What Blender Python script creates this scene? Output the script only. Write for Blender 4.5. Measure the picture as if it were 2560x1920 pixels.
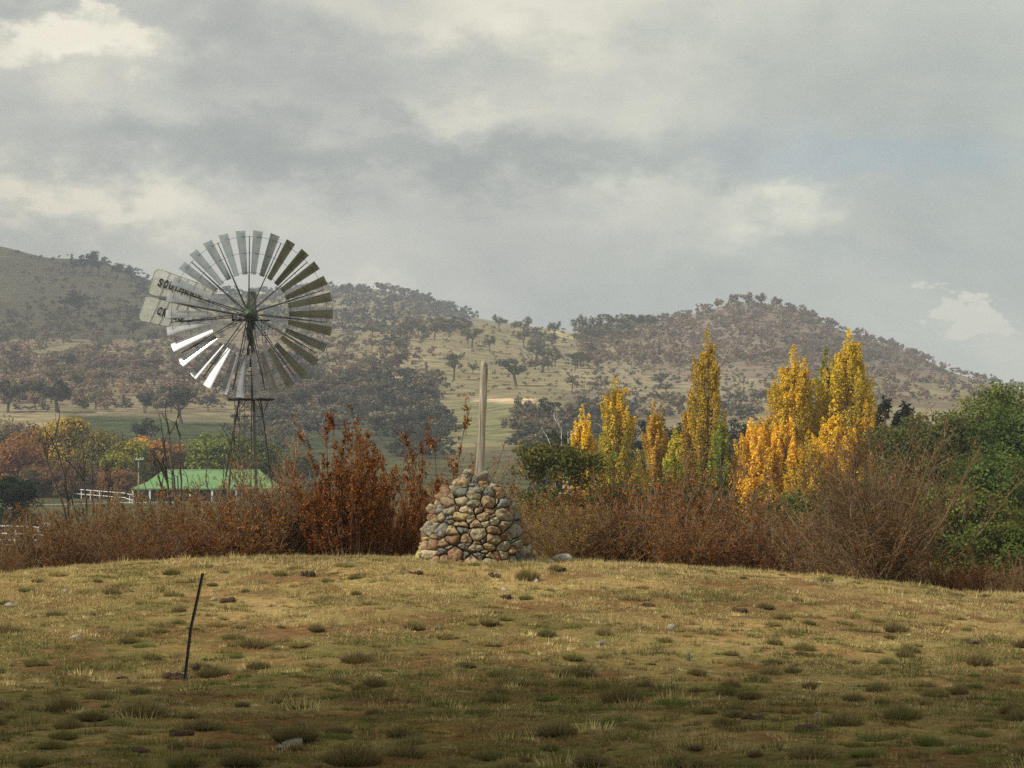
import bpy, bmesh, math, random
import numpy as np
from mathutils import Vector, Matrix, Euler

for o in list(bpy.data.objects):
    bpy.data.objects.remove(o)
S = bpy.context.scene
C = S.collection
R = math.radians
rng = np.random.default_rng(11)
random.seed(11)

# ------------------------------------------------------------------ camera
ZC = 2.4                    # eye height above the flat of the field
F = 6000.0                  # focal length in pixels of a 2560 px wide picture
PITCH = math.atan(170 / F)
cd = bpy.data.cameras.new('camera')
cam = bpy.data.objects.new('camera', cd)
C.objects.link(cam)
cd.sensor_width = 36
cd.lens = 36 * F / 2560
cd.clip_start = 0.5
cd.clip_end = 9000
cam.location = (0, 0, ZC)
cam.rotation_euler = (R(90) + PITCH, 0, 0)
S.camera = cam

# ------------------------------------------------------------------ light
SUN_AZ, SUN_EL = (-0.86, -0.40), R(43)      # towards the sun: from the left, a little behind the camera
h = math.hypot(*SUN_AZ)
SUN = Vector((SUN_AZ[0] / h * math.cos(SUN_EL), SUN_AZ[1] / h * math.cos(SUN_EL), math.sin(SUN_EL)))
ld = bpy.data.lights.new('sun', 'SUN')
ld.energy = 4.4
ld.angle = R(0.5)
ld.color = (1.0, 0.93, 0.80)
sun = bpy.data.objects.new('sun', ld)
C.objects.link(sun)
sun.rotation_euler = SUN.to_track_quat('Z', 'Y').to_euler()
sun.location = (0, 0, 60)

S.view_settings.view_transform = 'Standard'
S.view_settings.look = 'None'
S.view_settings.exposure = 0.0
S.view_settings.gamma = 1.0
S.cycles.use_denoising = False


class NT:
    """small helper round a node tree"""
    def __init__(self, tree):
        self.t = tree
        tree.nodes.clear()

    def n(self, typ, **kw):
        nd = self.t.nodes.new(typ)
        for k, v in kw.items():
            if k.startswith('i_'):
                key = k[2:]
                key = int(key) if key.isdigit() else key.replace('_', ' ')
                nd.inputs[key].default_value = v
            else:
                setattr(nd, k, v)
        return nd

    def l(self, a, b):
        self.t.links.new(a, b)

    def m(self, op, a, b=None, c=None, clamp=False):
        nd = self.t.nodes.new('ShaderNodeMath')
        nd.operation = op
        nd.use_clamp = clamp
        for i, v in enumerate((a, b, c)):
            if v is None:
                continue
            if isinstance(v, (int, float)):
                nd.inputs[i].default_value = v
            else:
                self.t.links.new(v, nd.inputs[i])
        return nd.outputs[0]

    def noise(self, vec, scale, detail=4, rough=0.55, dist=0.0):
        nd = self.n('ShaderNodeTexNoise')
        nd.inputs['Scale'].default_value = scale
        nd.inputs['Detail'].default_value = detail
        nd.inputs['Roughness'].default_value = rough
        nd.inputs['Distortion'].default_value = dist
        if vec is not None:
            self.l(vec, nd.inputs['Vector'])
        return nd.outputs['Fac']

    def ramp(self, fac, stops, interp='LINEAR'):
        nd = self.n('ShaderNodeValToRGB')
        cr = nd.color_ramp
        cr.interpolation = interp
        while len(cr.elements) < len(stops):
            cr.elements.new(0.5)
        for e, (p, c) in zip(cr.elements, stops):
            e.position = p
            e.color = (*c, 1) if len(c) == 3 else c
        self.l(fac, nd.inputs[0])
        return nd.outputs[0]

    def mix(self, fac, a, b, blend='MIX'):
        nd = self.n('ShaderNodeMix', data_type='RGBA', blend_type=blend)
        for sock, v in ((nd.inputs[0], fac), (nd.inputs[6], a), (nd.inputs[7], b)):
            if isinstance(v, (int, float)):
                sock.default_value = v
            elif isinstance(v, tuple):
                sock.default_value = (*v, 1)
            else:
                self.l(v, sock)
        return nd.outputs[2]


def build_world():
    w = bpy.data.worlds.new('World')
    S.world = w
    w.use_nodes = True
    t = NT(w.node_tree)
    out = t.n('ShaderNodeOutputWorld')
    sky = t.n('ShaderNodeTexSky', sky_type='NISHITA')
    sky.sun_disc = False
    sky.sun_elevation = SUN_EL
    sky.sun_rotation = math.atan2(SUN.x, SUN.y)
    sky.altitude = 700
    sky.dust_density = 1.5
    bs = t.n('ShaderNodeBackground')
    t.l(sky.outputs[0], bs.inputs[0])
    bs.inputs[1].default_value = 0.11
    tc = t.n('ShaderNodeTexCoord')
    sp = t.n('ShaderNodeSeparateXYZ')
    t.l(tc.outputs['Generated'], sp.inputs[0])
    x, y, z = sp.outputs
    cb = t.n('ShaderNodeCombineXYZ')
    t.l(t.m('MULTIPLY', x, 1.0), cb.inputs[0])
    t.l(t.m('MULTIPLY', y, 0.35), cb.inputs[1])
    t.l(t.m('MULTIPLY', z, 1.75), cb.inputs[2])
    n1 = t.noise(cb.outputs[0], 7.0, 7, 0.52, 0.35)
    n2 = t.noise(cb.outputs[0], 22.0, 6, 0.6, 0.2)
    # warp so that the cloud masses below get billowing edges
    wx = t.m('MULTIPLY', t.m('SUBTRACT', t.noise(cb.outputs[0], 30.0, 6, 0.6), 0.5), 0.085)
    cb2 = t.n('ShaderNodeVectorMath', operation='ADD')
    t.l(cb.outputs[0], cb2.inputs[0])
    cb2.inputs[1].default_value = (5, 3, 9)
    wz = t.m('MULTIPLY', t.m('SUBTRACT', t.noise(cb2.outputs[0], 34.0, 6, 0.6), 0.5), 0.06)
    xx = t.m('ADD', x, wx)
    zz = t.m('ADD', z, wz)

    def blob(px, py, sx, sy, amp, sharp=False):
        x0, z0 = (px - 1280) / F, (1130 - py) / F
        a = t.m('POWER', t.m('DIVIDE', t.m('SUBTRACT', xx, x0), sx / F), 2)
        b = t.m('POWER', t.m('DIVIDE', t.m('SUBTRACT', zz, z0), sy / F), 2)
        d = t.m('ADD', a, b)
        if sharp:
            e = t.m('MULTIPLY', t.m('SUBTRACT', 1.0, d, clamp=True), amp * 1.1)
        else:
            e = t.m('MULTIPLY', t.m('POWER', 2.718, t.m('MULTIPLY', d, -0.6)), amp)
        return e
    v = t.m('ADD', t.m('MULTIPLY', t.m('SUBTRACT', n1, 0.5), 1.2), 0.505)
    v = t.m('ADD', v, t.m('MULTIPLY', t.m('SUBTRACT', n2, 0.5), 0.26))
    for b in ((190, 145, 170, 50, 0.50), (300, 110, 90, 45, 0.28), (262, 20, 22, 40, 0.40), (250, 520, 330, 55, 0.42),
              (280, 300, 120, 60, 0.26), (1180, 60, 380, 90, 0.24), (600, 90, 240, 110, -0.30), (130, 60, 150, 50, -0.25), (1080, 120, 140, 70, -0.1),
              (560, 340, 420, 55, -0.32), (1200, 410, 460, 50, -0.42), (150, 230, 160, 40, -0.14), (900, 500, 400, 30, -0.08),
              (1110, 300, 120, 50, 0.14), (1650, 530, 150, 60, 0.14), (1960, 500, 90, 50, 0.32), (1180, 170, 200, 60, -0.18), (760, 180, 160, 60, -0.12), 
               (1500, 700, 900, 60, -0.06), (1900, 240, 500, 130, -0.08), (940, 715, 90, 30, 0.14),
              (2080, 620, 200, 30, -0.08), (60, 60, 120, 50, -0.14)):
        v = t.m('ADD', v, blob(*b))
    v = t.m('ADD', t.m('MULTIPLY', t.m('SUBTRACT', v, .5), 1.15), .49)
    col = t.ramp(v, [(0.0, (0.335, 0.352, 0.350)), (0.24, (0.425, 0.438, 0.420)), (0.48, (0.560, 0.562, 0.510)),
                     (0.70, (0.740, 0.712, 0.610)), (1.0, (0.960, 0.910, 0.780))])
    # separate sunlit cumulus heads
    cm = None
    for q in ((2345, 755, 62, 50), (2405, 800, 60, 42), (2455, 830, 90, 26), (150, 140, 150, 40), (300, 120, 75, 42), (262, 12, 18, 34), (245, 522, 260, 36)):
        e = t.m('MULTIPLY', blob(*q, 1.0, True), 2.0 if q[0] > 2000 else 1.6, clamp=True)
        e = t.m('MULTIPLY', e, .85 if q[0] > 2000 else .5)
        cm = e if cm is None else t.m('MAXIMUM', cm, e)
    cm = t.m('MULTIPLY', cm, t.m('ADD', t.m('MULTIPLY', n2, 0.9), .62), clamp=True)
    col = t.mix(cm, col, (0.90, 0.83, 0.69))
    col = t.mix(1.0, col, (1.01, 1.0, 0.955), 'MULTIPLY')
    # the right of the sky is a little bluer
    rightness = t.m('MULTIPLY', t.m('ADD', x, 0.02), 3.4, clamp=True)
    col = t.mix(rightness, col, t.mix(1.0, col, (0.88, 0.96, 0.97), 'MULTIPLY'))
    bc = t.n('ShaderNodeBackground')
    t.l(col, bc.inputs[0])
    lp = t.m('MULTIPLY', t.m('SUBTRACT', z, 0.0), 0.5, clamp=True)
    bc.inputs[1].default_value = 1.08
    hole = t.m('ADD', t.m('ADD', blob(2140, 400, 260, 50, 0.36), blob(2420, 440, 150, 50, 0.18)), blob(2200, 650, 330, 50, 0.12), clamp=True)
    hole = t.m('ADD', hole, 0.04)
    mx = t.n('ShaderNodeMixShader')
    t.l(hole, mx.inputs[0])
    t.l(bc.outputs[0], mx.inputs[1])
    t.l(bs.outputs[0], mx.inputs[2])
    t.l(mx.outputs[0], out.inputs[0])


build_world()

# ------------------------------------------------------------------ picture <-> place
cT, sT = math.cos(PITCH), math.sin(PITCH)


def P(px, py, Y):
    a, b = (px - 1280) / F, (960 - py) / F
    dy, dz = cT - b * sT, sT + b * cT
    k = Y / dy
    return Vector((a * k, Y, ZC + dz * k))


def PX(x, Y, z):
    """pixel of a world point"""
    z = z - ZC
    f = Y * cT + z * sT
    u = -Y * sT + z * cT
    return 1280 + F * x / f, 960 - F * u / f


def zof(py, Y):
    b = (960 - py) / F
    return (sT + b * cT) / (cT - b * sT) * Y


CREST = [(-1500, 1500), (0, 1437), (160, 1422), (320, 1411), (640, 1399), (960, 1391), (1120, 1395), (1280, 1402), (1450, 1405), (1600, 1411),
         (1920, 1431), (2240, 1461), (2400, 1479), (2560, 1488), (4000, 1560)]
cp = np.array(CREST, float)


def rel(d):
    return [(a, b + d) for a, b in CREST]


ROWS = [(-40, -2.3), (5, -2.35), (12, -2.42), (17, -2.46), (22, -2.50), (27, [(a, 1696 + (b - 1411) * 0.3) for a, b in CREST]),
        (32, [(a, 1562 + (b - 1411) * 0.6) for a, b in CREST]), (36, rel(66)), (38.5, rel(17)), (40.3, rel(0)), (42, rel(6)), (45, rel(44)),
        (50, rel(120)), (60, -4.9), (80, -6.4), (100, -7.0), (150, -7.5), (200, -7.6), (270, -8.2), (330, -7.0), (400, -4.6),
        (460, -0.4),
        (540, [(0, 1085), (640, 1095), (960, 1085), (1280, 1070), (1600, 1080), (2560, 1090)]),
        (620, [(0, 1035), (320, 1040), (640, 1062), (960, 1050), (1280, 1012), (1440, 1015), (1600, 1040), (2560, 1060)]),
        (700, [(0, 990), (640, 1010), (960, 985), (1280, 980), (1600, 990), (1920, 1010), (2560, 1040)]),
        (850, [(0, 930), (640, 940), (960, 905), (1280, 925), (1600, 935), (1920, 940), (2240, 985), (2560, 1020)]),
        (1000, [(0, 875), (640, 880), (960, 850), (1120, 838), (1280, 870), (1440, 890), (1600, 885), (1920, 890), (2240, 950), (2560, 1000)]),
        (1150, [(0, 820), (640, 830), (960, 812), (1130, 806), (1200, 812), (1300, 829), (1370, 820), (1440, 836), (1500, 825), (1560, 830), (1700, 850), (1920, 845), (2240, 925), (2560, 985)]),
        (1300, [(0, 770), (640, 800), (960, 790), (1130, 830), (1370, 860), (1500, 845), (1620, 814), (1700, 812), (1850, 790), (2000, 815), (2240, 895), (2400, 950), (2560, 985)]),
        (1450, [(0, 730), (640, 775), (960, 770), (1200, 840), (1400, 870), (1560, 815), (1680, 801), (1750, 785), (1850, 757), (1950, 767), (2000, 781), (2100, 829), (2200, 860), (2300, 900), (2400, 943), (2560, 980)]),
        (1600, [(0, 695), (640, 757), (960, 752), (1200, 820), (1400, 860), (1700, 860), (1850, 830), (2200, 920), (2560, 1010)]),
        (1850, [(-400, 590), (0, 620), (50, 632), (110, 648), (250, 655), (330, 690), (400, 712), (530, 738), (720, 735), (800, 724), (860, 718), (920, 725), (1000, 738), (1100, 769), (1190, 799), (1250, 808), (1330, 818), (1440, 838), (1600, 870), (2560, 1000)]),
        (2200, [(0, 700), (850, 790), (2560, 1030)]),
        (3300, [(0, 1020), (2560, 1090)])]
TG = np.linspace(-2500, 5000, 601)
YS = np.array([r[0] for r in ROWS], float)
ZT = np.zeros((len(ROWS), len(TG)))
for i, (Y, v) in enumerate(ROWS):
    if isinstance(v, (int, float)):
        ZT[i] = v
    else:
        v = np.array(v, float)
        row = np.interp(TG, v[:, 0], zof(v[:, 1], Y))
        k = 9 if Y > 60 else 13
        pad = np.pad(row, k // 2, mode='edge')
        ZT[i] = np.convolve(pad, np.hanning(k + 2)[1:-1] / np.hanning(k + 2)[1:-1].sum(), 'valid')


def hash2(i, j, s):
    v = np.sin(i * 127.1 + j * 311.7 + s * 74.7) * 43758.5453
    return v - np.floor(v)


def vnoise(x, y, s=0):
    i, j = np.floor(x), np.floor(y)
    fx, fy = x - i, y - j
    fx = fx * fx * (3 - 2 * fx)
    fy = fy * fy * (3 - 2 * fy)
    a, b, c, d = hash2(i, j, s), hash2(i + 1, j, s), hash2(i, j + 1, s), hash2(i + 1, j + 1, s)
    return (a * (1 - fx) + b * fx) * (1 - fy) + (c * (1 - fx) + d * fx) * fy


def fbm(x, y, s=0, o=4):
    r, a, t = 0, 0.5, 0
    for k in range(o):
        r = r + a * vnoise(x * 2 ** k, y * 2 ** k, s + k * 3)
        t += a
        a *= 0.5
    return r / t


def catmull(z0, z1, z2, z3, t0, t1, t2, t3, t):
    """monotone cubic between rows 1 and 2"""
    d = (z2 - z1) / (t2 - t1)
    da = (z1 - z0) / (t1 - t0)
    db = (z3 - z2) / (t3 - t2)
    m1 = np.where(da * d > 0, 2 * da * d / (da + d + np.where(da + d == 0, 1, 0)), 0)
    m2 = np.where(db * d > 0, 2 * db * d / (db + d + np.where(db + d == 0, 1, 0)), 0)
    h_ = t2 - t1
    u = (t - t1) / h_
    return (2 * u ** 3 - 3 * u ** 2 + 1) * z1 + (u ** 3 - 2 * u ** 2 + u) * h_ * m1 + (-2 * u ** 3 + 3 * u ** 2) * z2 + (u ** 3 - u ** 2) * h_ * m2


def T(x, Y):
    """height of the land (world z)"""
    x = np.asarray(x, float)
    Y = np.asarray(Y, float)
    x, Y = np.broadcast_arrays(x, Y)
    Yc = np.clip(Y, YS[0] + 0.01, YS[-1] - 0.01)
    px = 1280 + F * x / np.maximum(Yc, 14)
    px = np.clip(px, TG[0], TG[-1] - 0.01)
    k = np.clip(np.searchsorted(YS, Yc) - 1, 0, len(YS) - 2)
    g = (px - TG[0]) / (TG[1] - TG[0])
    j = np.floor(g).astype(int)
    j = np.clip(j, 0, len(TG) - 2)
    f = g - j

    def row(i):
        i = np.clip(i, 0, len(YS) - 1)
        return ZT[i, j] * (1 - f) + ZT[i, j + 1] * f
    k0, k3 = np.maximum(k - 1, 0), np.minimum(k + 2, len(YS) - 1)
    t0, t3 = np.where(k == 0, YS[0] - 10, YS[k0]), np.where(k + 2 > len(YS) - 1, YS[-1] + 500, YS[k3])
    z = catmull(row(k0), row(k), row(k + 1), row(k3), t0, YS[k], YS[k + 1], t3, Yc)
    a = np.clip((Yc - 350) / 900, 0, 1)
    z = z + a * 3.0 * (fbm(x / 90, Y / 90, 5) - 0.5) + a * 1.2 * (fbm(x / 22, Y / 22, 8) - 0.5)
    n = np.clip((60 - Yc) / 14, 0, 1)
    z = z + n * (0.12 * (fbm(x / 1.9, Y / 1.9, 2) - 0.5) + 0.075 * (fbm(x / 0.32, Y / 0.40, 3, 3) - 0.5))
    return z + ZC


def hit(px, py, y0=14.0, y1=2150.0):
    """the point of the land seen at a pixel"""
    Y = np.geomspace(y0, y1, 2500)
    x = (px - 1280) / F * Y
    q = PX(x, Y, T(x, Y))[1]
    i = np.argmax(q <= py)
    if q[i] > py:
        i = int(np.argmin(q))
    yy = float(Y[i])
    return Vector(((px - 1280) / F * yy, yy, float(T((px - 1280) / F * yy, yy))))


def ground(x, Y):
    return float(T(x, Y))


# ------------------------------------------------------------------ objects
def tag(o, label=None, cat=None, group=None, kind=None):
    if label:
        o['label'] = label
    if cat:
        o['category'] = cat
    if group:
        o['group'] = group
    if kind:
        o['kind'] = kind
    return o


def empty(name, loc=(0, 0, 0), rz=0.0):
    o = bpy.data.objects.new(name, None)
    o.empty_display_size = 0.3
    C.objects.link(o)
    o.location = loc
    o.rotation_euler = (0, 0, rz)
    return o


def link(name, me, mat=None, parent=None, loc=None):
    o = bpy.data.objects.new(name, me)
    C.objects.link(o)
    if mat is not None and len(me.materials) == 0:
        me.materials.append(mat)
    if parent is not None:
        o.parent = parent
    if loc is not None:
        o.location = loc
    return o


def copy_tree(o, parent=None):
    c = o.copy()
    C.objects.link(c)
    c.parent = parent
    for ch in list(o.children):
        copy_tree(ch, c)
    return c


def mesh_np(name, V, Fc, col=None, smooth=False):
    me = bpy.data.meshes.new(name)
    V = np.asarray(V, np.float32)
    Fc = np.asarray(Fc, np.int32)
    n, k = Fc.shape
    me.vertices.add(len(V))
    me.vertices.foreach_set('co', V.ravel())
    me.loops.add(n * k)
    me.loops.foreach_set('vertex_index', Fc.ravel())
    me.polygons.add(n)
    me.polygons.foreach_set('loop_start', np.arange(0, n * k, k, dtype=np.int32))
    me.polygons.foreach_set('use_smooth', np.full(n, smooth))
    if col is not None:
        ca = me.color_attributes.new('Col', 'FLOAT_COLOR', 'POINT')
        c4 = np.ones((len(V), 4), np.float32)
        c4[:, :3] = col
        ca.data.foreach_set('color', c4.ravel())
    me.update(calc_edges=True)
    me.validate()
    return me


class MB:
    """collects shapes of one part"""
    def __init__(self):
        self.v, self.f = [], []

    def add(self, vs, fs):
        o = len(self.v)
        self.v += [tuple(p) for p in vs]
        self.f += [tuple(i + o for i in f) for f in fs]

    def box(self, c, s, rot=None):
        hx, hy, hz = s[0] / 2, s[1] / 2, s[2] / 2
        vs = [Vector((a * hx, b * hy, d * hz)) for a in (-1, 1) for b in (-1, 1) for d in (-1, 1)]
        if rot is not None:
            vs = [rot @ p for p in vs]
        c = Vector(c)
        self.add([p + c for p in vs], [(0, 1, 3, 2), (4, 6, 7, 5), (0, 4, 5, 1), (2, 3, 7, 6), (0, 2, 6, 4), (1, 5, 7, 3)])

    def tube(self, pts, rad, k=6, caps=True):
        pts = [Vector(p) for p in pts]
        if isinstance(rad, (int, float)):
            rad = [rad] * len(pts)
        vs, fs = [], []
        n = len(pts)
        for i, p in enumerate(pts):
            d = (pts[min(i + 1, n - 1)] - pts[max(i - 1, 0)])
            d = d.normalized() if d.length > 1e-9 else Vector((0, 0, 1))
            up = Vector((0, 0, 1)) if abs(d.z) < 0.9 else Vector((0, 1, 0))
            a = d.cross(up).normalized()
            b = d.cross(a)
            for q in range(k):
                t = 2 * math.pi * (q + 0.5) / k
                vs.append(p + a * (rad[i] * math.cos(t)) + b * (rad[i] * math.sin(t)))
        for i in range(n - 1):
            for q in range(k):
                fs.append((i * k + q, i * k + (q + 1) % k, (i + 1) * k + (q + 1) % k, (i + 1) * k + q))
        if caps:
            fs.append(tuple(range(k))[::-1])
            fs.append(tuple((n - 1) * k + q for q in range(k)))
        self.add(vs, fs)

    def mesh(self, name, smooth=False):
        me = bpy.data.meshes.new(name)
        me.from_pydata(self.v, [], self.f)
        if smooth:
            for p in me.polygons:
                p.use_smooth = True
        me.update()
        return me

    def build(self, name, mat, parent=None, loc=None, smooth=False):
        return link(name, self.mesh(name, smooth), mat, parent, loc)


def bevelled(o, w, seg=2):
    m = o.modifiers.new('bevel', 'BEVEL')
    m.width = w
    m.segments = seg
    return o


# ------------------------------------------------------------------ materials
def mat(name):
    m = bpy.data.materials.new(name)
    m.use_nodes = True
    return m, NT(m.node_tree)


def pbr(name, col, rough=0.8, metal=0.0, var=0.25, scale=3.0, bump=0.0, bscale=20.0, spec=0.5):
    m, t = mat(name)
    out = t.n('ShaderNodeOutputMaterial')
    b = t.n('ShaderNodeBsdfPrincipled')
    tc = t.n('ShaderNodeTexCoord')
    f = t.noise(tc.outputs['Object'], scale, 6, 0.6)
    lo = tuple(c * (1 - var) for c in col)
    hi = tuple(min(1, c * (1 + var)) for c in col)
    t.l(t.ramp(f, [(0.3, lo), (0.7, hi)]), b.inputs['Base Color'])
    b.inputs['Roughness'].default_value = rough
    b.inputs['Metallic'].default_value = metal
    b.inputs['Specular IOR Level'].default_value = spec
    if bump:
        bn = t.n('ShaderNodeBump')
        bn.inputs['Strength'].default_value = bump
        bn.inputs['Distance'].default_value = 0.02
        t.l(t.noise(tc.outputs['Object'], bscale, 6, 0.65), bn.inputs['Height'])
        t.l(bn.outputs[0], b.inputs['Normal'])
    t.l(b.outputs[0], out.inputs[0])
    return m


def leaf_material(name, trans=0.36, jitter=0.35):
    m, t = mat(name)
    out = t.n('ShaderNodeOutputMaterial')
    at = t.n('ShaderNodeAttribute', attribute_name='Col')
    ge = t.n('ShaderNodeNewGeometry')
    j = t.m('ADD', t.m('MULTIPLY', ge.outputs['Random Per Island'], 2 * jitter), 1 - jitter)
    oi = t.n('ShaderNodeObjectInfo')
    j = t.m('MULTIPLY', j, t.m('ADD', t.m('MULTIPLY', oi.outputs['Random'], 0.36), 0.82))
    vm = t.n('ShaderNodeVectorMath', operation='SCALE')
    t.l(at.outputs['Color'], vm.inputs[0])
    t.l(j, vm.inputs['Scale'])
    d = t.n('ShaderNodeBsdfDiffuse')
    tr = t.n('ShaderNodeBsdfTranslucent')
    t.l(vm.outputs[0], d.inputs[0])
    t.l(vm.outputs[0], tr.inputs[0])
    mx = t.n('ShaderNodeMixShader')
    mx.inputs[0].default_value = trans
    t.l(d.outputs[0], mx.inputs[1])
    t.l(tr.outputs[0], mx.inputs[2])
    t.l(mx.outputs[0], out.inputs[0])
    return m


LEAF = leaf_material('foliage')
GRASS = leaf_material('grass_blades', 0.25, 0.3)
M_BARK = pbr('bark', (0.10, 0.075, 0.055), 0.95, var=0.4, scale=6)
M_BARKP = pbr('pale_bark', (0.34, 0.29, 0.24), 0.9, var=0.3, scale=4)
M_DEAD = pbr('dead_wood', (0.62, 0.58, 0.52), 0.9, var=0.2, scale=4)
M_TWIG = pbr('twigs_brown', (0.15, 0.085, 0.045), 0.9, var=0.35, scale=3)
M_TWIGG = pbr('twigs_grey', (0.165, 0.108, 0.055), 0.9, var=0.35, scale=3)
M_TWIGP = pbr('twigs_pale', (0.24, 0.160, 0.085), 0.9, var=0.35, scale=3)
M_DARKSTEM = pbr('dark_stems', (0.075, 0.055, 0.042), 0.95, var=0.35, scale=4)


def ground_material():
    m, t = mat('land')
    out = t.n('ShaderNodeOutputMaterial')
    b = t.n('ShaderNodeBsdfDiffuse')
    at = t.n('ShaderNodeAttribute', attribute_name='Col')
    ge = t.n('ShaderNodeNewGeometry')
    sp = t.n('ShaderNodeSeparateXYZ')
    t.l(ge.outputs['Position'], sp.inputs[0])
    near = t.m('SUBTRACT', 1.0, t.m('DIVIDE', sp.outputs[1], 90.0), clamp=True)
    pos = ge.outputs['Position']
    fine = t.noise(pos, 9.0, 8, 0.68)
    mid = t.noise(pos, 0.9, 6, 0.6)
    far = t.noise(pos, 0.13, 10, 0.74)
    farc = t.ramp(far, [(0.34, (0.50, 0.48, 0.48)), (0.5, (0.98, 0.96, 0.96)), (0.64, (1.45, 1.40, 1.30))])
    nearc = t.ramp(fine, [(0.30, (0.45, 0.40, 0.36)), (0.48, (0.85, 0.86, 0.84)), (0.66, (1.45, 1.42, 1.4))])
    midc = t.ramp(mid, [(0.34, (1.15, 0.93, 0.80)), (0.50, (1.0, 1.0, 1.0)), (0.66, (0.80, 1.0, 0.70))])
    c1 = t.mix(1.0, at.outputs['Color'], nearc, 'MULTIPLY')
    c1 = t.mix(1.0, c1, midc, 'MULTIPLY')
    c2 = t.mix(1.0, at.outputs['Color'], farc, 'MULTIPLY')
    c = t.mix(near, c2, c1)
    t.l(c, b.inputs[0])
    bn = t.n('ShaderNodeBump')
    bn.inputs['Strength'].default_value = 0.7
    bn.inputs['Distance'].default_value = 0.03
    t.l(t.noise(pos, 22.0, 5, 0.7), bn.inputs['Height'])
    t.l(bn.outputs[0], b.inputs['Normal'])
    t.l(b.outputs[0], out.inputs[0])
    return m


# ------------------------------------------------------------------ the land
def build_ground():
    dense = np.arange(-0.26, 0.2601, 0.00135)
    co = 0.26 * np.geomspace(1, 4.2, 45)[1:]
    s = np.concatenate([-co[::-1], dense, co])
    Yr = np.concatenate([np.linspace(-38, 12, 12), np.arange(13, 43.5, 0.085), np.geomspace(44, 120, 60), np.geomspace(122, 3300, 300)])
    SS, YY = np.meshgrid(s, Yr)
    XX = SS * (YY + 40.0)
    ZZ = T(XX, YY)
    px, py = PX(XX, np.maximum(YY, 5), ZZ)
    n1 = fbm(XX / 3.0, YY / 3.0, 21)
    col = np.zeros(XX.shape + (3,))
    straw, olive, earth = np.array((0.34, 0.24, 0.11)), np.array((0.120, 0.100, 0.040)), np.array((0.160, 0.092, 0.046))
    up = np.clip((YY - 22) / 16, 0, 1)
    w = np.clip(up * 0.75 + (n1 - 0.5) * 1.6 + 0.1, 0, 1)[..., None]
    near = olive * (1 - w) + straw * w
    we = np.clip((fbm(XX / 1.1, YY / 1.3, 31) - 0.47) * 7, 0, 1)[..., None] * 0.85
    near = near * (1 - we) + earth * we
    valley = np.array((0.080, 0.078, 0.038))
    hill = np.array((0.245, 0.198, 0.122))
    olivehill = np.array((0.19, 0.175, 0.092))
    purple = np.array((0.125, 0.093, 0.080))
    a = fbm(XX / 60, YY / 60, 41)[..., None]
    farc = hill * a * 1.2 + olivehill * (1.2 - a * 1.2)
    b_ = np.clip((fbm(XX / 130, YY / 130, 45) - 0.5) * 5, 0, 1)[..., None]
    farc = farc * (1 - b_ * 0.6) + purple * b_ * 0.6

    def area(x0, x1, y0, y1, c, soft=25, k=1.0):
        nonlocal farc
        ww = np.clip((px - x0) / soft, 0, 1) * np.clip((x1 - px) / soft, 0, 1) * np.clip((py - y0) / (soft * 0.4), 0, 1) * np.clip((y1 - py) / (soft * 0.4), 0, 1)
        ww = ww[..., None] * k
        farc = farc * (1 - ww) + np.array(c) * ww
    wob = (fbm(XX / 25, YY / 25, 77) - 0.5)
    px = px + wob * 60
    py = py + wob * 16
    area(150, 960, 1030, 1145, (0.060, 0.075, 0.036))
    area(-600, 1130, 1078, 1300, (0.048, 0.056, 0.032), 30, 0.9)  # shaded valley floor left of the pale paddock, shade put into the colour
    area(600, 760, 1045, 1070, (0.22, 0.19, 0.10), 20, 0.7)
    area(1060, 1420, 880, 1130, (0.225, 0.195, 0.11), 40, 0.9)
    area(1120, 1400, 1000, 1110, (0.185, 0.182, 0.09), 30, 0.9)
    area(1180, 1350, 996, 1010, (0.62, 0.47, 0.30), 14, 1.0)
    area(880, 1250, 805, 880, (0.225, 0.192, 0.108), 40, 0.8)
    area(1370, 1450, 822, 850, (0.42, 0.37, 0.20), 20, 0.9)
    area(1500, 1600, 812, 838, (0.36, 0.27, 0.14), 20, 0.8)
    area(1440, 2000, 890, 1040, (0.265, 0.225, 0.15), 60, 0.8)
    area(1600, 2600, 740, 960, (0.21, 0.165, 0.125), 60, 0.85)
    area(0, 600, 620, 800, (0.21, 0.175, 0.115), 60, 0.7)
    area(-400, 950, 770, 1048, (0.21, 0.175, 0.112), 50, 0.8)
    area(620, 1000, 960, 1100, (0.09, 0.09, 0.05), 40, 0.8)
    area(400, 640, 1020, 1060, (0.24, 0.21, 0.12), 25, 0.5)
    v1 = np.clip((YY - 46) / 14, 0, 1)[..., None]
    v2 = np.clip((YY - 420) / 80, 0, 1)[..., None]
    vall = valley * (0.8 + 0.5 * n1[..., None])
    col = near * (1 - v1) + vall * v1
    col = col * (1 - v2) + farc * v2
    ny, nx = XX.shape
    idx = np.arange(ny * nx).reshape(ny, nx)
    Fc = np.stack([idx[:-1, :-1], idx[:-1, 1:], idx[1:, 1:], idx[1:, :-1]], -1).reshape(-1, 4)
    V = np.stack([XX, YY, ZZ], -1).reshape(-1, 3)
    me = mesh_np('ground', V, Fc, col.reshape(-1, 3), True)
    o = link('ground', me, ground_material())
    tag(o, kind='structure')


build_ground()


# ------------------------------------------------------------------ foliage helpers
def unit(v):
    return v / np.maximum(np.linalg.norm(v, axis=-1, keepdims=True), 1e-9)


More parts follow.
